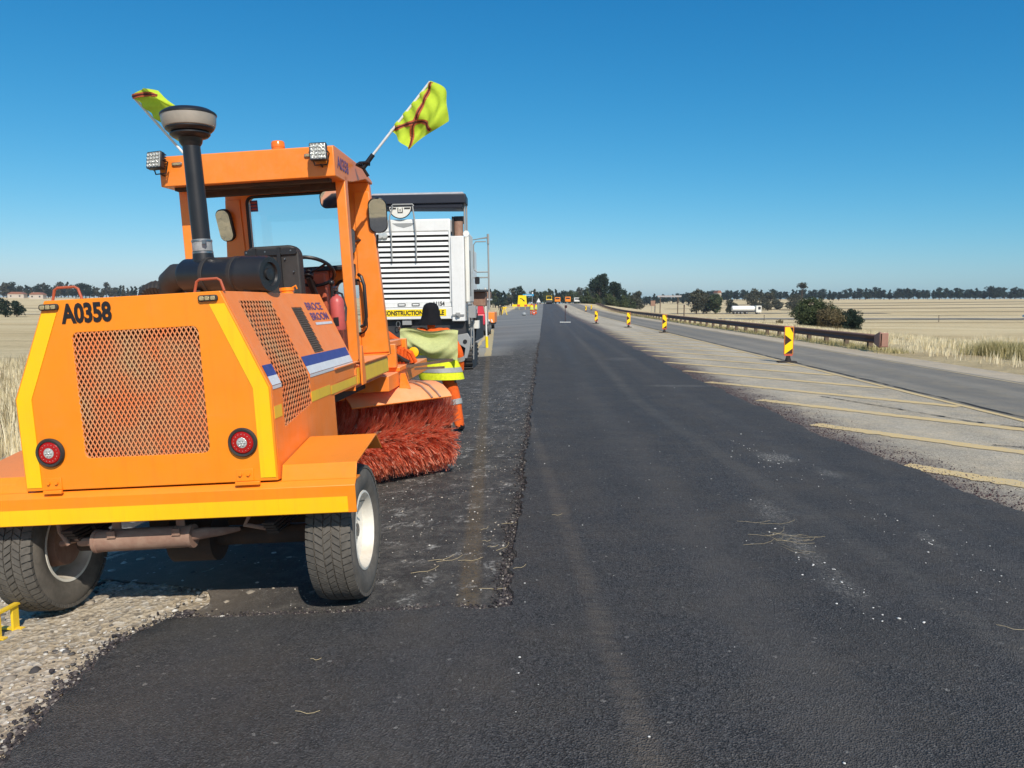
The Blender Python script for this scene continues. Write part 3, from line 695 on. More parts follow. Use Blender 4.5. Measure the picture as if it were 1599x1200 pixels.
# side grilles: tall one crosses the fold, small one on the slope
NS = Vector((.467,0,.2)).normalized()
for s in (1, -1):
    def fs(u, v, w): p = skin(1, u, t_of(v)); n = NS if v > 1.205 else Vector((1,0,0)); p = p-n*.004+n*w; p.x *= s; return p
    l = lattice([(-.445,1.205),(.02,1.205),(.02,1.045),(-.445,.98)], .040, .052, lambda u,v,w: fs(u,min(v,1.2049),w), .0036); 
    l2 = lattice([(-.445,1.206),(.02,1.206),(.02,1.628),(-.445,1.628)], .040, .048, lambda u,v,w: fs(u,max(v,1.2051),w), .0036)
    l.add(l2.v, l2.f); l.build('side_grille_mesh', 'mesh', SW, smooth=None, kind='stuff')
    l = lattice([(.298,1.308),(.49,1.308),(.49,1.588),(.298,1.588)], .024, .026, lambda u,v,w: fs(u,v,w), .0012)
    l.build('small_side_grille_mesh', 'dark_mesh', SW, smooth=None, kind='stuff')
    # blue / white stripe and faded lettering
    for z0, z1, mt, nm in ((1.250,1.305,'blue','blue_stripe'),(1.188,1.250,'white_decal','white_stripe')):
        for ya, yb in ((-.575,-.447),(.022,.985)):
            mb = MB(); z0c = max(z0, 1.2065)
            q = [fs(ya,z0c,.0065), fs(yb,z0c,.0065), fs(yb,z1,.0065), fs(ya,z1,.0065)]; mb.add(q, [(0,1,2,3)])
            if z0 < 1.2: mb.add([fs(ya,z0,.0065), fs(yb,z0,.0065), fs(yb,1.2045,.0065), fs(ya,1.2045,.0065)], [(0,1,2,3)])
            mb.build(nm, mt, hood, smooth=None)
    if s == 1:
        link('side_lettering', text_mesh('BROCE\nBROOM', .37, .115, .001, lambda u,v,w: fs(.58+u,1.50+v,.006+w), bold=.02), 'purple', hood)
        mb = MB(); mb.add([fs(.60,1.470,.0065), fs(.97,1.470,.0065), fs(.97,1.486,.0065), fs(.60,1.486,.0065)], [(0,1,2,3)]); mb.build('underline_decal', 'white_decal', hood, smooth=None)
# low side tape
for s in (1, -1):
    for ya, yb, za, zb in ((-.575,-.47,1.045,1.105),(.02,.40,1.05,1.108)):
        mb = MB(); mb.box((s*.6315-.0008,ya,za), (s*.6315+.0008,yb,zb)); mb.build('side_tape', 'yellow_tape_old', hood, smooth=None)
    mb = MB(); mb.box((s*.56-.07,.41,1.03), (s*.56+.07,2.16,1.10)); mb.box((s*.56-.068,1.06,1.10), (s*.56+.068,2.16,1.165)); mb.build('side_beam', 'orange_old', SW, bevel=.004)
    mb = MB(); mb.box((s*.6315-.0008,.42,1.045), (s*.6315+.0008,1.05,1.098)); mb.box((s*.6315-.0008,1.08,1.04), (s*.6315+.0008,2.15,1.15)); mb.build('beam_tape', 'yellow_tape_old', SW, smooth=None)
    mb = MB(); mb.box((min(s*.40,s*.645),1.30,1.167), (max(s*.40,s*.645),2.17,1.178)); mb.build('step_plate', 'orange_old', SW, bevel=.002)
    mb = MB(); mb.box((s*.6-.02,.52,1.10), (s*.6+.03,1.12,1.106)); mb.box((s*.615-.004,.52,1.106),(s*.615+.004,1.12,1.19)); mb.box((s*.6-.02,.52,1.19),(s*.6+.045,1.12,1.197)); mb.build('step_box', 'orange_old', SW)
    mb = MB(); mb.prism([(1.12,1.03),(1.22,1.03),(1.22,1.12),(1.19,1.30),(1.15,1.30),(1.12,1.12)], lambda u,v: (s*.648,u,v), (s*.012,0,0)); mb.build('gusset_plate', 'orange_old', SW)
# handles on the hood
for x0 in (.292, -.408):
    mb = MB(); y = -.565; mb.tube([(x0,y,1.672),(x0+.014,y,1.722),(x0+.03,y,1.732),(x0+.115,y,1.732),(x0+.131,y,1.722),(x0+.145,y,1.672)], .0065, 8)
    mb.build('hood_handle', 'red_shade', SW)
# lights on the door
def rear_light(x, z):
    mb = MB(); mb.lathe([(.0,0),(.070,0),(.072,.010),(.066,.020),(.056,.018),(.056,.006),(0,.006)], (x, YR_, z), (0,-1,0), 36); t = mb.build('tail_light', 'black_dusty', SW, smooth=40)
    mb = MB(); mb.lathe([(.055,.006),(.055,.013),(.05,.018),(.026,.020),(.026,.008)], (x, YR_, z), (0,-1,0), 36)
    mb.build('lens', 'red_lens', t)
    mb = MB(); mb.lathe([(.026,.010),(.025,.021),(.015,.023),(0,.0235)], (x, YR_, z), (0,-1,0), 20)
    mb.build('lens_centre', 'clear_lens', t)
    mb = MB()
    for k in range(16):
        a = k*math.pi/8; mb.ball((x+.041*math.cos(a), YR_-.0175, z+.041*math.sin(a)), .0022, 6, 4)
    for k in range(7):
        a = k*2*math.pi/6; r = .014 if k < 6 else 0; mb.ball((x+r*math.cos(a), YR_-.0235, z+r*math.sin(a)), .005, 6, 4)
    mb.build('led_beads', 'clear_lens', t)
rear_light(-.482, .937); rear_light(.475, .943)
for x, z in ((-.405,1.640), (.372,1.640)):
    mb = MB(); mb.prism(rrect(x-.047,z-.015,x+.047,z+.015,.012,4), lambda u,v: (u,YR_,v), (0,-.014,0)); t = mb.build('marker_light', 'black_dusty', SW, bevel=.002)
    mb = MB()
    for k in (-1,0,1): mb.prism(rrect(x+k*.027-.0115,z-.010,x+k*.027+.0115,z+.010,.005,3), lambda u,v: (u,YR_-.014,v), (0,-.006,0))
    mb.build('lens', 'lamp_glass', t, bevel=.002)
# hinges with bolts
for x in (-.487, .47):
    mb = MB(); mb.box((x-.042,YR_-.006,.752), (x+.042,YR_-.0005,.812)); mb.box((x-.046,YR_-.022,.735), (x+.075*(1 if x > 0 else .62),YR_-.0065,.752)); h = mb.build('hinge', 'orange', SW, bevel=.002)
    for k in (-.02,.02):
        mb = MB(); mb.cyl((x+k,YR_-.006,.787),(x+k,YR_-.017,.787),.0085,n=6); mb.build('bolt', 'orange', h)
# bumper and fenders
mb = MB(); mb.prism([(-.615,.578),(-.615,.712),(-.585,.738),(-.50,.738),(-.50,.728),(-.58,.728),(-.605,.706),(-.605,.578)], lambda u,v: (-1.005,u,v), (2.01,0,0))
bump_ = mb.build('rear_bumper', 'orange', SW, bevel=.002)
mb = MB(); mb.box((-1.0,-.6175,.582), (.965,-.6155,.658)); mb.build('reflective_band', 'yellow_tape', bump_, smooth=None)
for s in (1, -1):
    th = .008; P = [(-.580,.738),(-.545,.812),(-.085,.872),(.03,.775)]
    Q = [(-.571,.734),(-.538,.803),(-.088,.863),(.022,.770)]
    xi = .637 if True else 0
    mb = MB(); mb.prism(P+Q[::-1], lambda u,v: (s*xi,u,v), (s*(1.005-xi),0,0)); mb.build('fender', 'orange', SW, bevel=.002)
    mb = MB(); mb.prism([(s*.637,.736),(s*.637,.835),(s*.68,.812),(s*.69,.738)] , lambda u,v: (u,-.590,v), (0,.12,0)); 
# frame and axle underneath
mb = MB()
for s in (1,-1): mb.box((s*.38-.04,-.5,.62), (s*.38+.04,.5,.74)); mb.box((s*.38-.04,.5,.90), (s*.38+.04,4.2,1.0))
mb.box((-.62,-.5,.60), (.62,-.44,.73)); mb.box((-.50,.25,.30), (.50,.60,.80)); mb.build('chassis', 'underbody', SW)  # low middle box is added bulk that darkens the view underneath
mb = MB(); mb.cyl((-.66,-.17,.36),(.66,-.17,.36),.05); mb.cyl((-.12,-.17,.36),(.12,-.17,.36),.13,n=20); mb.build('rear_axle', 'underbody', SW)
for s in (1,-1):
    mb = MB()
    for k in range(4): mb.box((s*.52-.03,-.50+k*.02,.50-k*.02), (s*.52+.03,.25-k*.05,.512-k*.02))
    mb.tube([(s*.52,-.36,.60),(s*.50,-.3,.45),(s*.5,-.17,.41)], .018, 8); mb.build('leaf_spring', 'underbody', SW)
mb = MB(); mb.cyl((-.405,-.45,.440),(.095,-.45,.448),.056,n=24); mb.cyl((.095,-.45,.448),(.115,-.45,.448),.060,n=24)
mb.lathe([(.056,0),(.060,.004),(.060,.02),(.056,.024)], (-.405,-.45,.44), (1,0,.015), 24)
ex = mb.build('exhaust_silencer', 'rust', SW, bevel=.003)
mb = MB(); mb.tube([(.10,-.45,.452),(.17,-.44,.458),(.24,-.40,.452),(.30,-.33,.44)], [.032,.028,.022,.012], 12); mb.build('outlet_pipe', 'rust', ex); mb = MB(); mb.tube([(-.40,-.45,.44),(-.50,-.42,.43),(-.56,-.3,.45),(-.5,.1,.5)], .022, 10); mb.build('inlet_pipe', 'rust', ex)
for x in (-.285,.05): mb = MB(); mb.box((x-.022,-.455,.49), (x+.022,-.445,.62)); mb.tube([(x-.022+.044*0+.0,-.45+.058*math.sin(a),.444+.058*math.cos(a)) for a in np.linspace(-1.2,1.2,9)], .006, 6); mb.box((x-.02,-.512,.47),(x+.02,-.504,.505)); mb.build('hanger_strap', 'rust', ex)
mb = MB(); mb.tube([(-.60,-.44,.60),(-.58,-.46,.50),(-.54,-.46,.43)], .012, 8); mb.tube([(-.62,-.40,.42),(-.5,-.43,.455)], .016, 8); mb.build('brake_linkage', 'rust', SW); mb = MB(); mb.tube([(.42,-.44,.56),(.36,-.40,.48),(.48,-.36,.44)], .012, 8); mb.build('brake_linkage', 'rust', SW)
# wheels
def make_wheel(name, x, y, z, s, R=.362, W=.235, rr=.205, yaw=0):
    w = bpy.data.objects.new(name, None); COL.objects.link(w); w.parent = SW; w.location = (x,y,z); w.rotation_euler = (0,0,yaw); w.empty_display_size = .1
    h = W/2
    prof = [(rr,-h*.80),(rr+.012,-h*.86),(rr+.05,-h*.99),(R-.07,-h*1.0),(R-.035,-h*.95),(R-.014,-h*.84),(R-.009,-h*.5),(R-.009,h*.5),(R-.014,h*.84),(R-.035,h*.95),(R-.07,h*1.0),(rr+.05,h*.99),(rr+.012,h*.86),(rr,h*.80),(rr-.01,h*.6),(rr-.01,-h*.6),(rr,-h*.80)]
    mb = MB(); mb.lathe(prof, (0,0,0), (1,0,0), 72); ty = mb.build('tyre', 'rubber', w, smooth=40)
    for a_ in (0,): 
        mb = MB(); N = 58
        for i in range(N):
            a0 = 2*math.pi*i/N
            for row, (xa, xb, off, sk) in enumerate(((-.97,-.60,0,.25),(-.54,-.20,.5,.55),(-.15,.15,.2,-.5),(.20,.54,.7,.55),(.60,.97,.35,-.25))):
                da = 2*math.pi/N*.40; ac = a0+off*2*math.pi/N
                def P(xx, aa, r): return (xx*h, math.cos(aa)*r, math.sin(aa)*r)
                ro = R-(.012 if abs(xa) > .9 else 0); re = R-(.012 if xb > .9 else 0)
                sk_ = sk*2*math.pi/N*.6
                q = [P(xa,ac-da-sk_,ro-.018),P(xb,ac-da+sk_,re-.018),P(xb,ac+da+sk_,re-.018),P(xa,ac+da-sk_,ro-.018),P(xa,ac-da-sk_,ro),P(xb,ac-da+sk_,re),P(xb,ac+da+sk_,re),P(xa,ac+da-sk_,ro)]
                mb.hexa(q)
        mb.build('tread', 'tread', w, smooth=None, kind='stuff')
    f = s   # outer side
    mb = MB(); mb.lathe([(rr+.010,f*h*.80),(rr+.008,f*h*.88),(rr-.004,f*h*.90),(rr-.012,f*h*.72),(rr-.022,f*h*.40),(rr-.045,f*h*.30),(.125,f*h*.18),(.10,f*h*.34),(.075,f*h*.36),(.07,f*h*.20),(.03,f*h*.2),(0,f*h*.22)], (0,0,0), (1,0,0), 56)
    mb.lathe([(rr+.010,-f*h*.80),(rr+.008,-f*h*.88),(rr-.006,-f*h*.86),(rr-.02,-f*h*.5),(rr-.03,f*h*.2),(rr-.045,f*h*.27)], (0,0,0), (1,0,0), 56)
    rim = mb.build('rim', 'rim', w, smooth=35)
    mb = MB()
    for k in range(6):
        a = k*math.pi/3; mb.cyl((f*h*.2,.055*math.cos(a),.055*math.sin(a)),(f*h*.42,.055*math.cos(a),.055*math.sin(a)),.009,n=6)
    mb.cyl((f*h*.1,0,0),(f*h*.55,0,0),.036,n=16); mb.build('hub', 'steel', w); mb = MB(); mb.tube([(f*h*.5,.0,.158),(f*h*.95,0,.162)],.005,6); mb.build('valve_stem', 'steel', w)
    mb = MB(); mb.cyl((-f*h*.1,0,0),(-f*h*.75,0,0),.13,.12,n=24); mb.build('brake_drum', 'rust', w)
    return w
make_wheel('wheel', .822, -.175, .362, 1); make_wheel('wheel', -.822, -.175, .362, -1)
make_wheel('wheel', .66, 3.95, .362, 1); make_wheel('wheel', -.66, 3.95, .362, -1)
# air cleaner, intake stack
mb = MB(); A0, A1 = Vector((-.10,.20,1.80)), Vector((.455,.03,1.772)); ax = (A1-A0)
L = ax.length
mb.lathe([(0,0),(.085,0),(.096,.02),(.096,.17),(.100,.18),(.100,.40),(.104,.405),(.104,.425),(.101,.43),(.101,L-.02),(.094,L),(.066,L),(.060,L-.012),(.035,L-.012),(.032,L-.002),(0,L)], A0, ax, 40)
can = mb.build('air_cleaner', 'black', SW, smooth=35)
mb = MB()
for h in (.17,.36): mb.lathe([(.1005,h),(.1035,h+.002),(.1035,h+.024),(.1005,h+.026)], A0, ax, 32)
mb.box((-.02,.10,1.672),(.02,.2,1.71)); mb.box((.30,.02,1.672),(.34,.14,1.70)); mb.build('clamp_band', 'black_dusty', can)
PX, PY = .03, .16
mb = MB(); mb.lathe([(.062,-.02),(.060,.03),(.056,.08),(.053,.10)], (PX,PY,1.84), (0,0,1), 28); mb.lathe([(.050,.11),(.050,.3),(.0475,.665)], (PX,PY,1.87), (-.012,0,1), 28)
pipe = mb.build('intake_pipe', 'black', SW, smooth=30)
mb = MB(); mb.lathe([(.0535,0),(.0545,.004),(.0545,.085),(.0535,.09)], (PX,PY,1.905), (0,0,1), 28); mb.build('hose_sleeve', 'hose', pipe)
mb = MB()
for z in (1.915,1.98): mb.lathe([(.0548,0),(.0570,.001),(.0570,.011),(.0548,.012)], (PX,PY,z), (0,0,1), 28)
mb.box((PX+.03,PY-.07,1.965),(PX+.05,PY-.052,1.985)); mb.build('hose_clamp', 'steel', pipe)
BZ = 2.560; BX = PX-.008
mb = MB(); mb.lathe([(.046,-.05),(.060,-.03),(.066,-.005),(.080,.0),(.096,.004),(.108,.016),(.108,.022),(.098,.026),(.115,.032),(.130,.046),(.130,.052),(0,.052)], (BX,PY,BZ), (0,0,1), 48)
pc = mb.build('dust_bowl', 'black', SW, smooth=35)
mb = MB(); mb.lathe([(.126,.050),(.136,.056),(.143,.075),(.147,.115),(.147,.120)], (BX,PY,BZ), (0,0,1), 48); mb.build('clear_band', 'grey_band', pc)
mb = MB(); mb.lathe([(.147,.118),(.151,.120),(.151,.127),(.146,.133),(.120,.149),(.07,.158),(.02,.160),(.02,.165),(.008,.166),(0,.166)], (BX,PY,BZ), (0,0,1), 48)
for k in (-1,1): mb.cyl((BX+k*.008,PY,BZ+.160),(BX+k*.008,PY,BZ+.171),.0045,n=8)
mb.build('bowl_lid', 'black', pc)
mb = MB(); pts = [Vector((-.10,.20,1.80)),Vector((-.16,.22,1.80)),Vector((-.215,.26,1.775)),Vector((-.24,.30,1.71)),Vector((-.24,.31,1.66))]
mb.tube(pts, [.07,.075,.075,.07,.07], 20); mb.build('outlet_elbow', 'black_dusty', SW)
mb = MB()
for i in range(12):
    a = i/11*math.pi*.95; mb.tube([(-.33-.035*math.cos(a)+.035*math.cos(b)*0, .34+.05*math.cos(b), 1.675+.09*math.sin(a)*(1)) if False else (-.345+.085*math.cos(a)+.0*b, .33+.05*math.cos(b), 1.672+.075*math.sin(a)+.03*math.sin(b)) for b in np.linspace(0,2*math.pi,9)[:-1]], .016, 6, closed=True)
mb.build('ribbed_hose', 'black_dusty', SW)
mb = MB(); mb.cyl((.365,.55,1.672),(.365,.55,1.692),.040,n=20); mb.cyl((.365,.55,1.692),(.365,.55,1.712),.046,n=20); mb.tube([(.40,.55,1.71),(.425,.545,1.722),(.43,.55,1.70)], .006, 6); mb.build('filler_cap', 'orange', SW, bevel=.002)
# ---- cab
for s in (1,-1):
    mb = MB(); mb.box((s*.565-.035,1.28,1.178), (s*.565+.035,1.36,2.50)); mb.build('cab_post', 'orange_cab', SW, bevel=.006)
RO = [(1.03,2.455),(1.03,2.655),(1.06,2.662),(1.80,2.655),(2.0,2.63),(2.19,2.595),(2.19,2.57),(1.95,2.575),(1.5,2.485),(1.3,2.46)]
mb = MB(); mb.prism(RO, lambda u,v: (-.60,u,v), (1.20,0,0)); roof = mb.build('cab_roof', 'orange_cab', SW, bevel=.006)
mb = MB(); mb.box((-.54,1.10,2.435),(.54,1.16,2.46)); mb.box((-.54,1.30,2.415),(.54,1.36,2.459)); mb.tube([(-.35,1.14,2.43),(-.15,1.2,2.45),(.05,1.14,2.43),(.3,1.2,2.44)], .010, 6); mb.build('roof_frame', 'underbody', SW)
def frontp(u,v,w): return Vector((u, 2.15-w, v))
outer = [(-.59,2.572),(.59,2.572),(.665,1.178),(-.665,1.178)]
hole = rrect(-.415,1.915,.405,2.515,.05); hole2 = rrect(.26,1.36,.50,1.80,.07); hole3 = rrect(-.50,1.36,-.26,1.80,.07)
fp = link('front_panel', plate_mesh(outer, [hole,hole2,hole3], .07, frontp), 'orange_cab', SW)
_b = fp.modifiers.new('bevel','BEVEL'); _b.width = .006; _b.segments = 2; _b.limit_method = 'ANGLE'
mb = MB()
for h_ in (hole,hole2,hole3): mb.tube([frontp(u,v,.072) for u,v in h_], .013, 8, closed=True)
mb.build('window_seal', 'black', fp)
for h_ in (hole,hole2,hole3):
    mb = MB(); mb.add([frontp(u,v,.035) for u,v in h_], [tuple(range(len(h_)))]); mb.build('windscreen', 'glass', SW, smooth=None)
for s in (1,-1):
    mb = MB(); mb.prism([(s*.44,1.2),(s*.47,2.5),(s*.59,2.5),(s*.665,1.2)], lambda u,v: (u,2.079,v), (0,-.012,0)); mb.build('pillar_cover', 'orange_cab', SW, bevel=.004)
mb = MB(); mb.box((-.395,2.095,2.40),(-.335,2.099,2.49)); stk = mb.build('windscreen_sticker', 'purple', SW, smooth=None)
mb = MB()
for k in range(3): mb.box((-.388,2.0925,2.415+k*.025),(-.342,2.0945,2.424+k*.025))
mb.build('sticker_print', 'sign_red', stk, smooth=None)
mb = MB(); mb.box((-.60,1.03,1.0),(.60,2.07,1.165)); mb.box((-.42,1.95,1.165),(.24,2.07,1.90)); mb.box((-.42,1.86,1.50),(.24,1.95,1.86)); mb.build('dashboard', 'red_shade', SW, bevel=.01)
mb = MB(); mb.box((-.40,1.93,1.88),(.40,2.07,1.915)); mb.build('dash_top', 'black', SW, bevel=.006)
mb = MB(); mb.box((.30,1.05,1.165),(.48,1.65,1.52)); mb.box((.44,1.7,1.165),(.47,1.74,1.75)); mb.box((.24,1.98,1.17),(.262,2.07,1.9)); mb.build('side_console', 'red_shade', SW, bevel=.01)
# seat
def pad(x0,x1,y0,y1,z0,z1,r,mb):
    mb.prism(rrect(x0,z0,x1,z1,r,6), lambda u,v: (u,y0,v), (0,y1-y0,0))
mb = MB(); pad(-.10,.285,1.10,1.20,1.62,2.025,.075,mb); seat = mb.build('seat_backrest', 'black_dusty', SW, bevel=.015, seg=3)
mb = MB(); pad(-.09,.275,1.085,1.10,1.96,2.0,.012,mb)
for x in (-.02,.15): mb.box((x-.012,1.078,1.64),(x+.012,1.0995,2.01))
mb.build('seat_strap', 'black', seat)
for x,z in ((-.075,1.985),(.055,1.985),(.235,1.985),(.245,1.84),(.235,1.70),(.10,1.93),(.19,1.93)): mb = MB(); mb.cyl((x,1.100,z),(x,1.083,z),.0055,n=8); mb.build('seat_screw', 'steel', seat)
mb = MB(); mb.box((-.09,1.2,1.56),(.275,1.58,1.64)); mb.build('seat_cushion', 'black_dusty', SW, bevel=.03, seg=3)
mb = MB(); mb.box((-.02,1.25,1.165),(.2,1.5,1.56)); mb.build('seat_base', 'underbody', SW, bevel=.01)
SWC = Vector((.175,1.66,1.865)); tilt = Euler((rad(-32),0,0)).to_matrix()
mb = MB(); mb.tube([SWC+tilt@Vector((.19*math.cos(a),.19*math.sin(a),0)) for a in np.linspace(0,2*math.pi,33)[:-1]], .014, 8, closed=True); sw_ = mb.build('steering_wheel', 'black', SW)
mb = MB()
for a in (rad(90),rad(210),rad(330)): mb.tube([SWC+tilt@Vector((.02*math.cos(a),.02*math.sin(a),-.02)), SWC+tilt@Vector((.185*math.cos(a),.185*math.sin(a),0))], .009, 6)
mb.cyl(SWC+tilt@Vector((0,0,-.05)),SWC+tilt@Vector((0,0,.01)),.04,n=16); mb.build('spokes', 'black', sw_)
mb = MB(); mb.tube([SWC+tilt@Vector((0,0,-.04)),(.17,1.93,1.55)], .025, 10); mb.build('steering_column', 'black', SW)
mb = MB(); mb.tube([(.33,1.6,1.52),(.35,1.62,1.66),(.36,1.6,1.76)], .010, 8); mb.ball((.36,1.6,1.77), .022); mb.build('control_lever', 'black', SW)
# mirrors
def mirror(name, x0, x1, z0, z1, y, r, yaw=0, arm=None, pit=14):
    cx_, cz_ = (x0+x1)/2, (z0+z1)/2; Rm = Matrix.Rotation(yaw, 3, 'Z')@Matrix.Rotation(rad(pit), 3, 'X')
    def f(u,v,w=0): p = Rm@Vector((u-cx_, -w, v-cz_)); return Vector((cx_+p.x, y+p.y, cz_+p.z))
    mb = MB(); o = rrect(x0,z0,x1,z1,r,6); e = Rm@Vector((0,.035,0)); mb.prism(o, lambda u,v: f(u,v), e); m = mb.build(name, 'black', SW, bevel=.008, seg=3)
    mb = MB(); mb.add([f(cx_+(u-cx_)*.90,cz_+(v-cz_)*.93,.0035) for u,v in o], [tuple(range(len(o)))]); mb.build('mirror_glass', 'mirror', m, smooth=None)
    if arm: mb = MB(); mb.tube(arm, .009, 8); mb.build('mirror_arm', 'black', m)
mirror('wing_mirror', -.665,-.530, 2.165,2.425, 2.03,.055, rad(-14), [(-.60,2.06,2.30),(-.56,2.13,2.35),(-.55,2.14,2.4)])
mirror('wing_mirror', .585,.735, 2.16,2.44, 2.03,.06, rad(12), [(.64,2.06,2.15),(.62,2.1,2.06),(.60,2.1,2.04)])
mirror('rear_view_mirror', .205,.425, 2.375,2.515, 2.00,.05, 0, [(.3,2.03,2.45),(.3,2.08,2.53)])
mirror('small_mirror', .385,.475, 2.0,2.21, 1.98,.04, rad(20), [(.44,2.0,2.1),(.5,2.08,2.12)])
mb = MB(); mb.tube([(.47,2.02,1.84),(.50,1.98,1.82),(.52,1.97,1.75),(.52,1.97,1.5),(.50,1.98,1.43),(.46,2.03,1.42)], .014, 8); mb.tube([(.43,2.05,1.92),(.44,2.0,1.86),(.43,1.98,1.78)], .016, 8); mb.box((.40,1.96,1.755),(.47,2.0,1.785)); mb.build('grab_handle', 'black', SW)
# work lamps, markers, beacon, roof number
def worklamp(x, z, yaw, pitch):
    R3 = Euler((pitch,0,yaw)).to_matrix(); c = Vector((x,.955,z))
    def f(u,v,w): return c+R3@Vector((u,-w,v))
    mb = MB(); mb.prism(rrect(-.057,-.057,.057,.057,.010,3), lambda u,v: f(u,v,.03), R3@Vector((0,.035,0)))
    for k in range(7): mb.hexa([f(-.05,-.05+k*.016,-.005),f(.05,-.05+k*.016,-.005),f(.05,-.05+k*.016,-.03),f(-.05,-.05+k*.016,-.03),f(-.05,-.044+k*.016,-.005),f(.05,-.044+k*.016,-.005),f(.05,-.044+k*.016,-.03),f(-.05,-.044+k*.016,-.03)])
    l = mb.build('work_lamp', 'black', SW, bevel=.002)
    mb = MB()
    for i in range(4):
        for j in range(4):
            p = f(-.036+i*.024,-.036+j*.024,.031); mb.lathe([(.0,.001),(.007,.001),(.0112,.008)], p, R3@Vector((0,-1,0)), 10)
    mb.add([f(-.05,-.05,.031),f(.05,-.05,.031),f(.05,.05,.031),f(-.05,.05,.031)], [(0,1,2,3)]); mb.build('led_reflectors', 'clear_lens', l)
    mb = MB(); mb.tube([f(-.061,0,.015),f(-.061,-.0,-.03),f(-.04,-.07,-.045),f(.04,-.07,-.045),f(.061,0,-.03),f(.061,0,.015)], .005, 6); mb.cyl(f(0,-.07,-.045),f(0,-.07,-.08),.008,n=8); mb.build('lamp_bracket', 'black', l)
worklamp(-.575, 2.612, rad(-12), rad(-12)); worklamp(.522, 2.600, rad(4), rad(-6))
for x in (-.472,.437):
    mb = MB(); mb.prism(rrect(x-.035,2.588,x+.035,2.610,.009,3), lambda u,v: (u,1.030,v), (0,-.012,0)); t = mb.build('roof_marker', 'steel', SW, bevel=.002)
    mb = MB(); mb.prism(rrect(x-.027,2.592,x+.027,2.606,.005,3), lambda u,v: (u,1.018,v), (0,-.005,0)); mb.build('lens', 'lamp_glass', t)
mb = MB(); mb.lathe([(0,0),(.050,0),(.050,.012),(.047,.014),(.047,.03),(.045,.032),(.045,.05),(.047,.052),(.046,.085),(.040,.095),(0,.098)], (.155,1.25,2.658), (0,0,1), 28); bc = mb.build('beacon', 'amber', SW)
link('roof_lettering', text_mesh('A0358', .30, .085, .0015, lambda u,v,w: Vector((.6015+w,1.10+u,2.52+v)), bold=.02), 'purple', roof)
# flags on the roof corners
def flag(base, mid, corners, cloth_mat, stripes, bend):
    base, mid = Vector(base), Vector(mid); tip = Vector(corners[0])
    mb = MB(); mb.cyl(base, base+(mid-base)*.35, .018, n=10); mb.tube([base+Vector((-.05,0,.03)),base+Vector((0,0,.0)),base+Vector((.03,.02,-.06))], .012, 6)
    for k in range(7): 
        q = base+Vector((-.03+.012*k,.0,.0)); mb.tube([q+Vector((0,-.03,.03)),q+Vector((.01,0,.045)),q+Vector((0,.03,.02))], .006, 6)
    fl = mb.build('flag_holder', 'black', SW)
    mb = MB(); mb.cyl(base+(mid-base)*.3, mid+(tip-mid)*.98, .0095, n=10); mb.build('flag_pole', 'white_decal', fl)
    # cloth: grid between the pole edge and the free edge
    tip, inner, outc, low = [Vector(c) for c in corners]
    n, m = 26, 26; V = []; F = []
    def P(u, v):   # u along the pole (0 mid .. 1 tip), v away from the pole
        a = inner.lerp(tip, u); b = low.lerp(outc, u); p = a.lerp(b, v)
        s_ = math.sin(math.pi*v); p = p+Vector(bend)*s_*(.25*math.sin(math.pi*u)+u*u*.75)
        p = p+Vector((.012,.05,.012))*math.sin(v*9+u*5)*v+Vector((0,.035,.01))*math.sin(v*4-u*8+1)*v+Vector((.004,.02,.006))*math.sin(u*31+v*6)*(1-v)*.8
        return p
    mb = MB()
    for i in range(n+1):
        for j in range(m+1): V.append(P(i/n, j/m))
    mb.add(V, [(i*(m+1)+j,i*(m+1)+j+1,(i+1)*(m+1)+j+1,(i+1)*(m+1)+j) for i in range(n) for j in range(m)])
    mb.build('flag_cloth', cloth_mat, fl, smooth=180)
    for path in stripes:
        for w_, mt, off, nm in ((.034,'flag_stripe',.0025,'flag_stripe'),(.011,'flag_stripe_dark',.005,'stripe_line')):
            for sg in (1,-1):
                mb = MB(); pts = [np.array(q) for q in path]; N = 24; S = np.linspace(0, len(path)-1, N); vv = []
                for t_ in S:
                    k = min(int(t_), len(path)-2); a = pts[k]+(pts[k+1]-pts[k])*(t_-k); d = pts[k+1]-pts[k]; d = d/np.linalg.norm(d); nn = np.array([-d[1], d[0]])
                    e = .001; c = P(*a); tu = (P(min(1,a[0]+.01),a[1])-c); tv = (P(a[0],min(1,a[1]+.01))-P(a[0],a[1]-.0)); nor = tu.cross(tv)
                    if nor.length < 1e-9: nor = Vector((0,-1,0))
                    nor.normalize(); dd = P(min(1,max(0,a[0]+d[0]*.02)),min(1,max(0,a[1]+d[1]*.02)))-c
                    if dd.length < 1e-7: dd = tu
                    side = nor.cross(dd.normalized()).normalized()*w_/2
                    vv += [c+side+nor*off*sg, c-side+nor*off*sg]
                mb.add(vv, [(2*i,2*i+1,2*i+3,2*i+2) for i in range(N-1)]); mb.build(nm, mt, fl, smooth=None)
flag((.665,1.60,2.60), (.90,1.60,2.865), [(1.212,1.60,3.19),(.885,1.60,2.86),(1.325,1.45,2.86),(1.03,1.50,2.690)], 'flag', [[(.98,.04),(.55,.30),(.28,.50),(.02,.95)],[(.03,.05),(.25,.35),(.42,.55),(.62,.96)]], (.085,-.05,.055))
flag((-.55,1.60,2.60), (-.69,1.60,2.86), [(-1.03,1.60,3.235),(-.67,1.60,2.84),(-.74,1.35,3.185),(-.385,1.45,2.93)], 'flag', [[(.97,.03),(.9,.4),(.85,.9)]], (.02,-.05,.03))
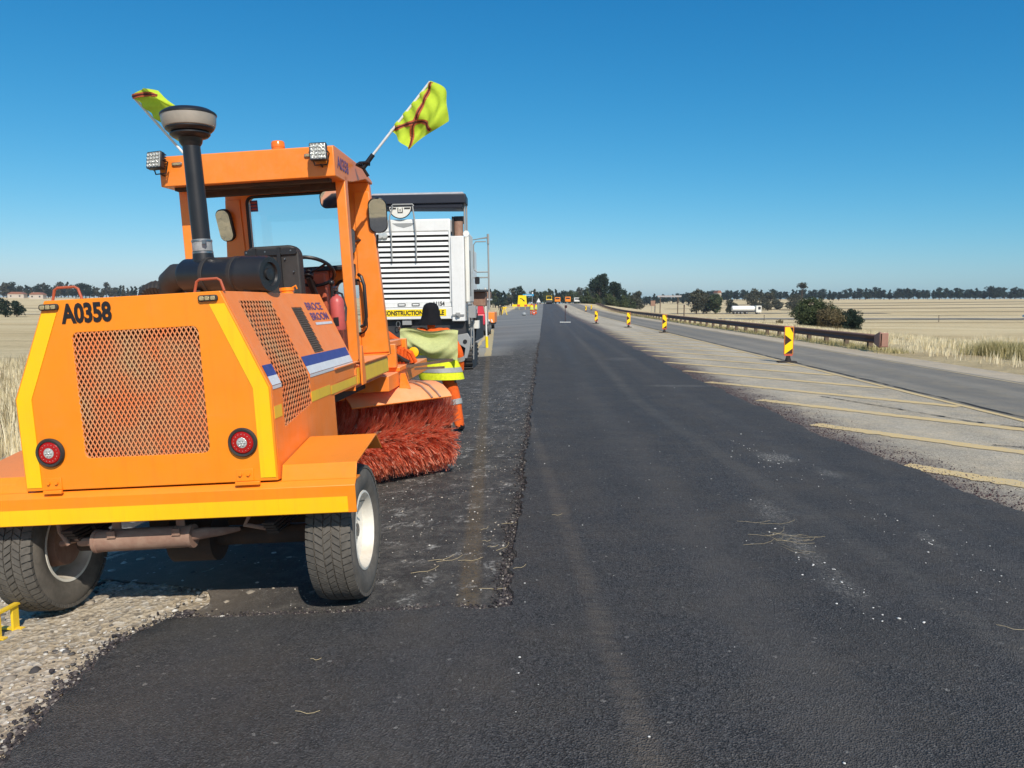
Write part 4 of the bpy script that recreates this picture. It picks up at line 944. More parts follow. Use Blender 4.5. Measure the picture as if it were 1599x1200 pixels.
# ---- brush under the machine
BA, BB = Vector((.92,3.04,.405)), Vector((-.80,1.84,.405)); BX_ = (BB-BA); BL = BX_.length; BD = BX_.normalized(); BU = Vector((0,0,1)); BW = BD.cross(BU).normalized()
mb = MB(); mb.cyl(BA-BD*.06, BB+BD*.06, .10, n=20); mb.cyl(BA-BD*.02, BA+BD*.0, .19, n=24); core = mb.build('brush_core', 'rust', SW)
rngb = np.random.default_rng(3); nt = 5200; per = 6; nb = nt*per; kt = np.repeat(np.arange(nt), per)
At = rngb.uniform(0, 2*math.pi, nt); Tt = rngb.uniform(0, 1, nt); Tt = np.floor(Tt*46)/46+rngb.uniform(0, .014, nt)
A = At[kt]+rngb.normal(0, .016, nb); T = Tt[kt]+rngb.normal(0, .002, nb); wave = .03*np.sin(3*A+T*9)
Tm = T*BL+wave
Rr = .388+(rngb.normal(0, .012, nt))[kt]+rngb.normal(0, .008, nb); Rr = np.where(T < .02, Rr-.03, Rr)
d, u, w = np.array(BD), np.array(BU), np.array(BW); a0 = np.array(BA)
def ring(r, da, dt): 
    c, s = np.cos(A+da), np.sin(A+da); return a0+d*(Tm+dt)[:, None]+(u*c[:, None]+w*s[:, None])*np.asarray(r)[:, None]
da = rngb.normal(0, .040, nt)[kt]+rngb.normal(0, .028, nb); dt = rngb.normal(0, .016, nt)[kt]+rngb.normal(0, .012, nb)
p0 = ring(np.full(nb, .16), da*0, dt*0); p1 = ring(Rr*.72, da*.3+.02, dt*.45); p2 = ring(Rr, da+.07, dt)
sd = rngb.normal(0, 1, (nb, 3)); sd -= ((sd*(p2-p1)).sum(1)/((p2-p1)**2).sum(1))[:, None]*(p2-p1); sd /= np.linalg.norm(sd, axis=1)[:, None]; sd *= rngb.uniform(.0013, .0027, nb)[:, None]
V = np.stack([p0-sd, p0+sd, p1-sd, p1+sd, p2-sd, p2+sd], 1)
F = (np.arange(nb)*6)[:, None, None]+np.array([[0,1,3,2],[2,3,5,4]])[None]
np_mesh('bristles', V.reshape(-1,3), F.reshape(-1,4), 'bristle', SW, kind='stuff')
mb = MB(); pr = []; 
for i in range(9):
    a = rad(-40+i*9.5); pr.append((.475*math.sin(a)*1.0, .475*math.cos(a)))
inn = [(q[0]*.982, q[1]*.982) for q in pr][::-1]
def hoodp(q, t): return BA+BD*t+BW*(-q[0]) *(-1)*-1+BU*q[1]
SGN = 1 if BW.y < 0 else -1      # +q0 towards the camera side (rear)
def hp(u_, v_, t=.22): return BA+BD*t+BW*(u_*SGN)+BU*v_
PRF = [(.40,.335),(.36,.372),(.24,.43),(.10,.455),(-.10,.455),(-.28,.40)]
INF = [(q[0]*.975, q[1]-.012) for q in PRF][::-1]
mb.prism(PRF+INF, lambda a_,b_: hp(a_,b_,.08), BD*.95); 
bh = mb.build('brush_hood', 'orange_old', SW, bevel=.003)
mb = MB()
for t_ in (.32,.40): 
    mb.tube([hp(q[0]*1.0,q[1]+.006,t_-.12+.05*i/5) for i,q in enumerate(PRF)], .012, 6)
mb.build('hood_strap', 'rust', bh)
mb = MB(); mb.tube([hp(0,.46,.5),hp(.05,.62,.55),hp(.1,.70,.9)], .03, 10); mb.box((.15,2.2,.80),(.22,3.3,.88)); mb.build('brush_arm', 'orange_old', SW)
mb = MB(); q = hp(.20,.43,.50); mb.prism([(0,0),(.10,0),(.06,.14),(.02,.14)], lambda a_,b_: q+Vector((a_,0,b_)), (0,.02,0)); mb.build('hood_bracket', 'orange_old', SW)
# front frame, visible right of the cab
mb = MB(); mb.box((-.62,2.17,.86),(.62,4.3,.99)); mb.box((.30,2.6,.99),(.64,3.4,1.03)); mb.box((.50,2.55,1.03),(.62,2.62,1.24)); mb.box((.50,3.2,1.03),(.60,3.27,1.26)); mb.box((.46,2.6,1.20),(.56,3.3,1.26)); mb.build('front_frame', 'orange_old', SW, bevel=.006)
mb = MB(); mb.box((-.5,3.4,.99),(.28,4.35,1.18)); mb.build('front_tank', 'orange_cab', SW, bevel=.02)
mb = MB(); mb.cyl((.705,2.99,1.135),(.705,3.02,1.135),.054,n=28); mb.tube([(.705,3.02,1.10),(.68,3.05,1.02),(.62,3.05,1.0)], .012, 8); rf = mb.build('side_reflector', 'black', SW)
mb = MB(); mb.lathe([(.050,0),(.048,.010),(.03,.014),(0,.015)], (.705,2.99,1.135), (0,-1,0), 28); mb.build('lens', 'yellow_tape', rf)
mb = MB()
for i in range(5): mb.tube([(.40+.03*i,2.9,1.03),(.42+.04*i,2.88,1.10+.02*(i%3)),(.50+.03*i,2.9,1.16-.02*i),(.58+.02*i,2.95,1.05)], .017, 8)
mb.build('hydraulic_hoses', 'black_dusty', SW)
mb = MB()
for i in range(4): mb.tube([(.52+.03*i,2.95,1.04),(.54+.035*i,2.93,1.17),(.58+.035*i,2.95,1.20-.02*i),(.63+.03*i,2.98,1.04)], .02, 8)
mb.build('orange_hoses', 'hivis_orange', SW)
mb = MB(); mb.box((.60,2.9,1.015),(1.08,2.93,1.04),rot=(0,rad(-5),0)); mb.box((.72,2.88,.975),(1.0,2.91,.995)); mb.build('guard_bar', 'timber', SW)
# fire extinguisher clipped beside the hood
EX = empty('fire_extinguisher', (0,0,0), label='small faded red fire extinguisher strapped inside the sweeper cab behind the hood', cat='fire extinguisher')
EX.location = SW.matrix_basis@Vector((.545,1.16,1.455)) if False else (Matrix.Translation((-1.87,4.2,-.087))@Matrix.Rotation(ROLL,4,'Y'))@Vector((.515,1.13,1.42)); EX.rotation_euler = (0,ROLL,0)
mb = MB(); mb.lathe([(0,0),(.047,0),(.050,.008),(.050,.19),(.044,.215),(.028,.235),(.014,.242),(.014,.25)], (0,0,0), (0,0,1), 24); mb.build('cylinder_body', 'red_ext', EX)
mb = MB(); mb.cyl((0,0,.25),(0,0,.275),.016,n=12); mb.box((-.012,-.06,.272),(.012,.02,.282)); mb.box((-.012,-.05,.292),(.012,.02,.300),rot=(rad(12),0,0)); mb.tube([(.0,.02,.265),(.03,.04,.25),(.055,.03,.15),(.052,.0,.06)], .008, 8); mb.build('valve', 'black', EX)
mb = MB(); mb.box((-.018,-.0525,.03),(.018,-.0505,.09)); mb.build('instruction_plate', 'ink', EX, smooth=None)
# yellow steel stand at the shoulder beside the left wheel
ST = empty('steel_stand', (-2.74, 3.70, Hf(-2.74,3.7)-.02), (0,0,rad(-4)), label='yellow steel stand lying on the gravel in front of the left rear wheel', cat='stand')
mb = MB(); mb.box((.035,-.45,.0),(.055,.17,.025)); mb.build('foot_rail', 'grey', ST)
mb = MB(); mb.box((-.20,-.40,.0),(-.18,.17,.025)); mb.build('foot_rail', 'grey', ST)
for y_ in (-.20,-.09,.03):
    mb = MB(); mb.box((-.01,y_-.022,.012),(.004,y_+.022,.15)); mb.build('upright', 'yellow', ST, bevel=.002)
    mb = MB(); mb.box((-.19,y_-.015,.026),(.04,y_+.015,.034)); mb.build('cross_plate', 'yellow', ST)
mb = MB(); mb.box((-.012,-.42,.15),(.014,.06,.166)); mb.build('top_rail', 'yellow', ST, bevel=.003)
# ------------------------------------------------------------------ milling machine
MX, MY, MZ = -2.9, 18.6, -.16
ML = empty('milling_machine', (MX,MY,MZ), (0,rad(-.9),0), label='large white milling machine with slatted back, dark canopy and construction vehicle strip', cat='milling machine')
def mx(px): return (px-850)*.0155+2.9
def mz(py): return 1.71+(473-py)*.0155
mb = MB(); mb.box((-1.30,.06,1.78),(.685,.16,3.42),); mb.build('hood_back', 'dark_metal', ML)
mb = MB(); mb.box((-1.33,-.02,3.40),(.70,1.6,3.70)); mb.build('hood_top', 'white', ML, bevel=.03)
for k in range(14):
    z = 3.395-.1235*k
    mb = MB(); mb.hexa([(-1.30,-.035,z-.072),(.66,-.035,z-.072),(.66,.0,z-.066),(-1.30,.0,z-.066),(-1.30,-.012,z+.0),(.66,-.012,z+.0),(.66,.01,z+.0),(-1.30,.01,z)]); mb.build('slat', 'white', ML)
for x0 in (-1.345,.655): 
    mb = MB(); mb.box((x0,-.05,1.72),(x0+.045,.02,3.42)); mb.build('slat_frame', 'white', ML, bevel=.006)
mb = MB(); mb.box((-1.32,-.03,1.60),(.70,.12,1.755)); mb.build('tail_panel', 'white', ML, bevel=.01)
mb = MB(); mb.box((-1.32,-.07,1.31),(.72,.10,1.592)); mb.build('rear_bumper', 'white', ML, bevel=.015)
mb = MB(); mb.box((-1.02,-.076,1.385),(.56,-.0715,1.55)); strip_ = mb.build('warning_strip', 'sign_yellow', ML, smooth=None)
link('warning_lettering', text_mesh('CONSTRUCTION VEHICLE', 1.48, .115, .003, lambda u,v,w: Vector((-.97+u,-.0775-w,1.41+v)), bold=.035), 'ink', strip_)
link('number_lettering', text_mesh('A1154', .30, .11, .003, lambda u,v,w: Vector((.22+u,-.032-w,1.625+v)), bold=.04), 'ink', ML)
for x0 in (mx(623), mx(645)):
    mb = MB(); mb.prism(rrect(x0,1.63,x0+.19,1.70,.01,2), lambda u,v: (u,-.031,v), (0,-.012,0)); h = mb.build('recess_handle', 'dark_metal', ML)
    mb = MB(); mb.box((x0+.02,-.046,1.648),(x0+.17,-.0435,1.682)); mb.build('handle_plate', 'white', h, smooth=None)
mb = MB(); mb.prism([(-.70,3.61),(-.14,3.61),(-.25,3.54),(-.42,3.50),(-.59,3.54)], lambda u,v: (u,-.0205,v), (0,-.004,0)); mb.build('grey_arc_decal', 'grey', ML, smooth=None)
# round badge plate held up by two bent tubes
mb = MB()
for x in (mx(617),mx(655)): mb.tube([(x-.05*0,-.10,2.70),(x,-.10,3.35),(x-.03,-.10,3.75),(x-.06*(1 if x > -.4 else -1),-.10,4.00)], .018, 8)
mb.tube([(mx(617)+.03,-.10,4.0),(mx(617)+.06,-.10,4.04),(mx(655)-.06,-.10,4.04),(mx(655)-.03,-.10,4.0)], .018, 8); mb.build('rear_guard_tube', 'grey', ML)
mb = MB(); cx_, cz_ = mx(633)-.02, 3.99
mb.prism([(cx_+.27*math.cos(a),cz_+.27*math.sin(a)) for a in np.linspace(math.pi,2*math.pi,20)], lambda u,v: (u,-.07,v), (0,.02,0)); bdg = mb.build('half_round_badge', 'cream', ML)
mb = MB(); mb.tube([(cx_+.27*math.cos(a),-.072,cz_+.27*math.sin(a)) for a in np.linspace(math.pi,2*math.pi,24)], .012, 6)
mb.box((cx_-.24,-.085,cz_-.05),(cx_-.10,-.072,cz_-.02)); mb.box((cx_+.10,-.085,cz_-.05),(cx_+.24,-.072,cz_-.02)); mb.box((cx_-.06,-.085,cz_-.14),(cx_+.06,-.072,cz_-.125)); mb.box((cx_-.06,-.085,cz_-.14),(cx_-.045,-.072,cz_-.02)); mb.box((cx_+.045,-.085,cz_-.14),(cx_+.06,-.072,cz_-.02)); mb.box((cx_-.008,-.085,cz_-.10),(cx_+.008,-.072,cz_-.05)); mb.build('badge_print', 'ink', bdg)
for x in (mx(599), mx(606)):
    mb = MB(); mb.lathe([(0,0),(.07,0),(.08,.03),(.06,.05),(0,.055)], (x,-.04,3.32), (0,-1,0), 20); mb.build('rear_lamp', 'clear_lens', ML)
mb = MB(); mb.lathe([(0,0),(.07,0),(.07,.15),(.05,.19),(0,.2)], (mx(604),.1,3.70), (0,0,1), 20); mb.build('warning_beacon', 'red_lens', ML)
# right column, exhaust, side boxes
mb = MB(); mb.box((.70,-.10,1.25),(1.02,.65,3.28)); mb.build('corner_column', 'white', ML, bevel=.02)
mb = MB(); mb.box((1.025,.05,1.70),(1.13,1.1,3.36)); mb.build('side_box', 'cream', ML, bevel=.03)
mb = MB(); mb.cyl((1.07,.04,3.34),(1.07,.12,3.34),.075,n=20); mb.build('side_lamp', 'white', ML)
mb = MB(); mb.prism([(1.132,2.2),(1.132,2.9),(1.132,2.95)], lambda u,v: (u,.3,v), (0,.1,0)) if False else mb.box((1.131,.18,1.85),(1.134,.32,2.95)); mb.build('dark_slot', 'dark_metal', ML)
mb = MB(); mb.cyl((.86,.35,3.25),(.86,.35,3.66),.11,n=20); mb.build('exhaust_stack', 'rust', ML)
mb = MB(); mb.tube([(.86+.15*math.cos(a),.35+.15*math.sin(a),3.62) for a in np.linspace(-.3,math.pi+.4,10)], .01, 6); mb.box((.70,.30,3.28),(.745,.50,3.78)); mb.box((.745,.44,3.62),(1.0,.50,3.80)); mb.build('exhaust_shroud', 'dark_metal', ML)
mb = MB(); mb.box((.80,-.16,1.36),(.90,-.10,1.46)); mb.cyl((.85,-.10,1.41),(.85,-.2,1.41),.03,n=12); mb.box((.70,-.13,1.385),(1.0,-.10,1.42)); mb.build('tow_bracket', 'grey', ML)
# chassis, underside shade put in as a dark block, tracks and lifting columns
mb = MB(); mb.box((-1.25,.10,.62),(1.0,5.5,1.30)); mb.box((-1.0,.4,.35),(.8,3.6,.7)); mb.build('chassis', 'dark_metal', ML)
mb = MB(); mb.box((-1.3,.2,1.30),(.66,7.5,3.38)); mb.build('engine_body', 'white', ML, bevel=.02)
mb = MB(); mb.tube([(-.62+.045*math.cos(a),-.05,1.20+.07*math.sin(a)) for a in np.linspace(0,6.28,17)[:-1]], .012, 6, closed=True); mb.build('towing_ring', 'steel', ML)
mb = MB(); mb.box((-.52,-.03,1.18),(-.30,.09,1.29)); mb.build('licence_bracket', 'grey', ML)
def track(x, y):
    mb = MB(); P = []
    for a in np.linspace(0, math.pi, 9): P.append((y-.0-.55-.30*math.sin(a), .32+.30*math.cos(a)))
    for a in np.linspace(math.pi, 2*math.pi, 9): P.append((y+.55-.30*math.sin(a), .32+.30*math.cos(a)))
    mb.prism(P, lambda u,v: (x-.15,u,v), (.30,0,0)); t = mb.build('track', 'dark_metal', ML)
    mb = MB(); N = 34
    P = [(p[0], p[1]) for p in P]; per = [0]
    for i in range(len(P)): per.append(per[-1]+math.dist(P[i], P[(i+1)%len(P)]))
    for k in range(N):
        s_ = per[-1]*k/N; i = max(j for j in range(len(P)) if per[j] <= s_); a, b = P[i], P[(i+1)%len(P)]; f = (s_-per[i])/max(1e-6, per[i+1]-per[i])
        c = (a[0]+(b[0]-a[0])*f, a[1]+(b[1]-a[1])*f); dx, dz = b[0]-a[0], b[1]-a[1]; l = math.hypot(dx, dz); dx /= l; dz /= l; nx, nz = -dz, dx
        cc = (y, .32); 
        if (c[0]-cc[0])*nx+(c[1]-cc[1])*nz < 0: nx, nz = -nx, -nz
        q = []
        for xx in (x-.17, x+.17):
            for e1, e2 in ((-.03,0),(.03,0),(.03,.035),(-.03,.035)): q.append((xx, c[0]+dx*e1+nx*e2, c[1]+dz*e1+nz*e2))
        mb.hexa(q)
    mb.build('track_pads', 'black_dusty', t, kind='stuff')
    return t
for x, ys_t in ((-1.12, (1.05, 6.3)), (.98, (1.05,)), (.30, (6.3,))):
    for y in ys_t:
        track(x, y)
        mb = MB(); mb.cyl((x,y,.45),(x,y,1.45),.11,n=20); mb.cyl((x,y,1.15),(x,y,1.65),.15,n=20); mb.build('lifting_column', 'grey', ML)
mb = MB(); mb.prism([(.80,.92),(1.06,.96),(1.14,.82),(1.10,.55),(1.04,.35),(.96,.35),(1.0,.6),(.84,.70)], lambda u,v: (u,-.06,v), (0,.10,0)); mb.build('side_plate_arm', 'grey', ML, bevel=.01)
mb = MB(); mb.cyl((1.0,-.08,.76),(1.0,-.02,.76),.05,n=16); mb.build('pivot_pin', 'ink', ML)
mb = MB()
for x in (1.10,1.16): mb.tube([(x,.35,1.62),(x+.02,.30,.9),(x,.32,.30)], .016, 8)
for z in (.4,.62,.84,1.06,1.28): mb.box((1.09,.30,z),(1.18,.36,z+.02))
mb.build('side_ladder', 'grey', ML)
# side equipment cluster
mb = MB()
for k in range(6): mb.tube([(1.06,.25+k*.06,1.60-.02*k),(1.22+.02*(k%3),.3+k*.05,1.52-.1*(k%4)),(1.16,.5+k*.05,1.2-.1*k%3)], .014, 6)
mb.build('hose_bundle', 'black_dusty', ML)
mb = MB(); mb.box((1.08,.05,1.32),(1.26,.28,1.62)); mb.build('control_box', 'grey', ML, bevel=.01)
mb = MB(); mb.box((1.12,.4,1.05),(1.30,.75,1.25)); mb.build('valve_box', 'cream', ML, bevel=.01)
mb = MB(); mb.tube([(1.03,1.5,1.4),(1.03,1.5,3.30),(1.45,1.5,3.36),(1.49,1.5,3.30),(1.49,1.5,1.5)], .022, 8); mb.tube([(1.11,1.5,2.55),(1.11,1.5,3.18),(1.17,1.5,3.26),(1.43,1.5,3.26)], .016, 8); mb.tube([(1.11,1.5,2.55),(1.19,1.5,2.48),(1.49,1.5,2.48)], .016, 8); mb.tube([(1.03,1.5,2.34),(1.49,1.5,2.34)], .018, 8); mb.tube([(1.49,1.48,3.45),(1.49,1.48,3.2)], .03, 8); mb.build('side_mirror_frame', 'grey', ML)
mb = MB(); mb.prism(rrect(1.13,2.17,1.25,2.36,.03,3), lambda u,v: (u,1.48,v), (0,.06,0)); mb.build('side_mirror', 'black', ML)
mb = MB(); mb.box((0.97,1.4,1.98),(1.45,2.6,2.03)); mb.build('side_shelf', 'dark_metal', ML)
mb = MB(); mb.box((1.05,1.6,1.60),(1.39,2.2,1.97)); mb.build('brown_side_locker', 'rust', ML, bevel=.02)
# canopy
mb = MB(); mb.hexa([(-1.24,.0,4.06),(1.08,.0,4.06),(1.04,.95,4.10),(-1.2,.95,4.10),(-1.24,.0,4.28),(1.08,.0,4.28),(1.04,.95,4.30),(-1.2,.95,4.30)]); mb.hexa([(-1.05,.05,3.98),(.98,.05,3.94),(.96,.9,3.96),(-1.0,.9,4.0),(-1.10,.04,4.06),(1.0,.04,4.06),(.98,.9,4.06),(-1.05,.9,4.06)]); mb.build('canopy', 'navy', ML, bevel=.02)
mb = MB(); mb.hexa([(-1.22,.03,4.283),(1.04,.03,4.283),(1.02,.9,4.305),(-1.16,.9,4.305),(-1.16,.1,4.335),(1.0,.1,4.335),(.98,.8,4.35),(-1.1,.8,4.35)]); mb.build('canopy_top', 'grey_light', ML, bevel=.01)
for x in (-1.0, 1.02):
    for y_ in (.25,.75): mb = MB(); mb.tube([(x,y_,3.3),(x,y_,4.08)], .022, 8); mb.build('canopy_post', 'grey', ML)
# white and yellow measuring staff standing beside the machine
PL = empty('measuring_staff', (-2.13,28.4,Hf(-2.13,28.4)), label='thin white staff with yellow foot standing on the lane beyond the milling machine', cat='staff')
mb = MB(); mb.cyl((0,0,.32),(-.05,0,2.2),.030,n=10); mb.build('staff_pole', 'cream', PL)
mb = MB(); mb.cyl((.01,0,0),(0,0,.42),.055,n=10); mb.build('staff_foot', 'sign_yellow', PL)
# ------------------------------------------------------------------ people
def skin_body(name, J, E, parent, matfn, mats, levels=1):
    names = list(J); me = bpy.data.meshes.new(name); me.from_pydata([J[k][0] for k in names], [(names.index(a), names.index(b)) for a, b in E], [])
    o = bpy.data.objects.new(name, me); COL.objects.link(o); sk = o.modifiers.new('skin', 'SKIN'); sk.use_smooth_shade = True; sk.branch_smoothing = .6
    for i, k in enumerate(names):
        r = J[k][1]; me.skin_vertices[0].data[i].radius = (r, r) if not isinstance(r, tuple) else r
        me.skin_vertices[0].data[i].use_root = (i == 0)
    ss = o.modifiers.new('sub', 'SUBSURF'); ss.levels = levels; ss.render_levels = levels
    dg = bpy.context.evaluated_depsgraph_get(); dg.update(); m2 = bpy.data.meshes.new_from_object(o.evaluated_get(dg)); bpy.data.objects.remove(o)
    ob = link(name, m2, mats, parent, smooth=180)
    m2.polygons.foreach_set('material_index', [matfn(p.center) for p in m2.polygons]); return ob
def person(loc, rotz, label, pose=None, vest=True, head='hood', group=None, suit='hivis_orange', trousers=None, bands=True, fingers=True, hh=1.0):
    R = empty('person', loc, (0,0,rotz), label=label, cat='person', group=group); R.scale = (hh,)*3
    J = dict(pelvis=((0,0,.90),(.125,.10)), waist=((0,0,1.03),(.125,.095)), chest=((0,.0,1.20),(.155,.11)), nb=((0,-.005,1.335),(.075,.065)), neck=((0,.005,1.39),.052),
        head1=((0,.02,1.455),(.072,.082)), head2=((0,.022,1.535),(.076,.09)), head3=((0,.015,1.60),(.05,.06)),
        shR=((.165,0,1.315),.062), elR=((.245,-.02,1.06),.06), wrR=((.27,.06,.85),.042), haR=((.27,.08,.79),(.022,.036)),
        shL=((-.165,0,1.315),.062), elL=((-.245,-.02,1.06),.06), wrL=((-.27,.06,.85),.042), haL=((-.27,.08,.79),(.022,.036)),
        hiR=((.085,0,.84),.105), knR=((.11,.02,.48),.088), anR=((.12,-.02,.13),.078), toR=((.13,.16,.045),(.045,.035)), heR=((.12,-.05,.045),.04),
        hiL=((-.085,0,.84),.105), knL=((-.11,.02,.48),.088), anL=((-.12,-.02,.13),.078), toL=((-.13,.16,.045),(.045,.035)), heL=((-.12,-.05,.045),.04))
    if pose:
        for k, p in pose.items(): J[k] = (p, J[k][1])
    E = [('pelvis','waist'),('waist','chest'),('chest','nb'),('nb','neck'),('neck','head1'),('head1','head2'),('head2','head3'),('pelvis','hiR'),('pelvis','hiL')]
    for s in 'RL': E += [('chest','sh'+s),('sh'+s,'el'+s),('el'+s,'wr'+s),('wr'+s,'ha'+s),('hi'+s,'kn'+s),('kn'+s,'an'+s),('an'+s,'he'+s),('an'+s,'to'+s)]
    if fingers:
        for s in 'RL':
            w_, h_ = Vector(J['wr'+s][0]), Vector(J['ha'+s][0]); d_ = (h_-w_).normalized(); side = d_.cross(Vector((1,0,0))).normalized(); out = side.cross(d_)
            for i in range(4):
                ln = (.055,.068,.064,.05)[i]; b_ = h_+side*(i-1.5)*.019+d_*.012; m_ = b_+d_*ln*.55; t_ = m_+(d_*.7+out*(.5 if s == 'R' else -.5)).normalized()*ln*.5
                J[f'f{s}{i}a'] = (tuple(b_),.0095); J[f'f{s}{i}b'] = (tuple(m_),.0085); J[f'f{s}{i}c'] = (tuple(t_),.0065); E += [('ha'+s,f'f{s}{i}a'),(f'f{s}{i}a',f'f{s}{i}b'),(f'f{s}{i}b',f'f{s}{i}c')]
            b_ = w_+d_*.025-side*.03; J[f't{s}a'] = (tuple(b_),.011); J[f't{s}b'] = (tuple(b_+(d_*.8-side*.6).normalized()*.045),.009); E += [('wr'+s,f't{s}a'),(f't{s}a',f't{s}b')]
    wr = [Vector(J['wrR'][0]), Vector(J['wrL'][0])]; ha = [Vector(J['haR'][0]), Vector(J['haL'][0])]; hz = Vector(J['neck'][0])
    def mf(c):
        if c.z > hz.z-.0: return 1
        for a, b in zip(wr, ha):
            if (c-a).dot((b-a).normalized()) > .01 and (c-a).length < .19: return 1
        if c.z < .10: return 2
        if trousers and c.z < .92: return 3
        return 0
    body = skin_body('body', J, E, R, mf, [suit,'skin','black_cloth']+([trousers] if trousers else []), 2 if fingers else 1)
    hd = Vector(J['head2'][0])
    if fingers:
        mb = MB(); mb.ball(hd+Vector((0,.095,-.035)), .016, 8, 6, (.8,1.1,1.3)); mb.ball(hd+Vector((0,.080,-.075)), .022, 8, 4, (1.2,.5,.35)); mb.build('face', 'skin', R)
        mb = MB(); [mb.ball(hd+Vector((s*.03,.083,-.012)), .012, 8, 6) for s in (-1,1)]; mb.build('eyes', 'white_decal', R)
    def loft(sec, seg=26, gap=0):
        V = []; F = []
        for (cx_,cy_,cz_,rx_,ry_,tl) in sec:
            for i in range(seg):
                a = 2*math.pi*i/seg; V.append((cx_+rx_*math.cos(a)+.004*math.sin(7*a+cz_*20), cy_+ry_*math.sin(a)+.005*math.sin(5*a+cz_*17), cz_+tl*math.cos(a)))
        for j in range(len(sec)-1):
            for i in range(seg): F.append((j*seg+i, j*seg+(i+1)%seg, (j+1)*seg+(i+1)%seg, (j+1)*seg+i))
        mb = MB(); mb.add(V, F); return mb
    c = Vector(J['chest'][0]); w = Vector(J['waist'][0]); p = Vector(J['pelvis'][0])
    if vest:
        def at(z):   # torso axis
            if z > w.z: k = (z-w.z)/(c.z-w.z); q = w.lerp(c, k)
            else: k = (z-p.z)/(w.z-p.z); q = p.lerp(w, k)
            return q
        def vrad(z, o): return (float(np.interp(z, [.74,.88,1.02,1.18,1.28,1.345], [.275,.262,.235,.225,.20,.085]))+o, float(np.interp(z, [.74,.88,1.02,1.18,1.28,1.345], [.19,.185,.165,.165,.13,.08]))+o)
        zs = [.68,.74,.80,.88,.95,1.02,1.10,1.18,1.25]
        v = loft([(at(z).x,at(z).y,z,*vrad(z,0),0) for z in zs]).build('vest', 'hivis_yellow', R, smooth=180)
        for za, zb in ((.77,.83),(.92,.98)):
            loft([(at(z).x,at(z).y,z,*vrad(z,.006),.0) for z in (za,(za+zb)/2,zb)]).build('silver_band', 'silver', v, smooth=180)
    if bands:
        for s in 'RL':
            for a_, b_, f0, f1, r in (('kn','an',.15,.32,.094),('el','wr',.25,.50,.060)):
                A_, B_ = Vector(J[a_+s][0]), Vector(J[b_+s][0]); mb = MB(); mb.cyl(A_.lerp(B_,f0), A_.lerp(B_,f1), r, r*.96, n=18, caps=False); mb.build('sleeve_band' if a_ == 'el' else 'leg_band', 'silver', R)
    if head == 'hood':
        q = hd; mb = MB()
        loftsec = [(q.x-.015,q.y-.02,q.z-.175,.150,.13,0),(q.x-.010,q.y-.018,q.z-.135,.139,.128,0),(q.x,q.y-.012,q.z-.10,.125,.122,0),(q.x,q.y-.008,q.z-.04,.106,.118,0),(q.x,q.y-.005,q.z+.02,.098,.113,0),(q.x,q.y-.005,q.z+.06,.084,.10,0),(q.x,q.y-.005,q.z+.088,.055,.066,0),(q.x,q.y-.005,q.z+.098,.01,.012,0)]
        b = loft(loftsec).build('neck_flap_hood', 'black_cloth', R, smooth=180)
        bm = bmesh.new(); bm.from_mesh(b.data); bmesh.ops.delete(bm, geom=[f for f in bm.faces if f.calc_center_median().y > q.y+.06 and f.calc_center_median().z < q.z+.01], context='FACES'); bm.to_mesh(b.data); bm.free()
    elif head:
        mb = MB(); mb.ball(hd+Vector((0,-.005,.035)), .108, 16, 8, (1,1.15,.85)); mb.lathe([(.10,0),(.135,-.004),(.135,.002),(.10,.01)], hd+Vector((0,.02,.04)), (0,0,1), 20); mb.build('hard_hat', head, R)
    return R
g1 = Hf(-1.34,9.4)
person((-1.34,9.4,g1), rad(4), 'worker in black neck-flap hood and lime vest standing behind the red brush, back turned',
  dict(pelvis=(.03,0,.90), chest=(-.01,-.01,1.18), nb=(-.04,0,1.31), neck=(-.05,.01,1.37), head1=(-.05,.03,1.44), head2=(-.05,.03,1.52), head3=(-.05,.02,1.585),
   shR=(.15,0,1.28), elR=(.29,-.03,1.02), wrR=(.33,.05,.80), haR=(.325,.08,.745), shL=(-.18,0,1.28), elL=(-.33,.06,1.15), wrL=(-.40,.02,1.22), haL=(-.41,-.02,1.26),
   hiR=(.11,0,.84), knR=(.22,.03,.48), anR=(.29,-.01,.10), toR=(.32,.16,.045), heR=(.29,-.05,.045), hiL=(-.06,0,.84), knL=(-.15,.04,.48), anL=(-.20,0,.10), toL=(-.22,.17,.045), heL=(-.2,-.04,.045)), vest=True)
g2 = Hf(-2.2,10.0)
person((-2.22,10.0,g2), rad(-50), 'worker in orange and yellow half hidden behind the cab pillar, arm towards the pale cloth',
  dict(shR=(.16,.01,1.31), elR=(.20,.20,1.16), wrR=(.12,.40,1.14), haR=(.11,.45,1.14)), vest=True, head='hood')
# pale cloth across the first worker's back
mb = MB(); n, m = 40, 22; V = []
for i in range(n+1):
    for j in range(m+1):
        u, v = i/n, j/m; x = -1.735+.70*u; sag = -.05*math.sin(math.pi*u)*0; top = 1.225+.015*math.sin(u*9)+.012*math.cos(u*3)
        ln = float(np.interp(u, [0,.15,.5,.85,1], [.24,.27,.32,.35,.36])); z = top-ln*v
        y = 9.19-.05*math.sin(math.pi*u)+.085*math.sin(math.pi*u)*math.sin((v-.05)*7)*(1-.4*v)+.02*math.sin(u*11+v*5)*v+.10*(v*v)*math.sin(math.pi*u)*.3
        y += .015*math.sin((u-.5)**2*40+v*14)*v
        if v < .05: y += .03
        V.append((x+.02*v*math.sin(u*6), y, z))
mb.add(V, [(i*(m+1)+j,i*(m+1)+j+1,(i+1)*(m+1)+j+1,(i+1)*(m+1)+j) for i in range(n) for j in range(m)])
tag(mb.build('cloth', 'flag_pale', smooth=180), 'pale lime cloth hanging across the back of the hooded worker behind the brush', 'cloth')
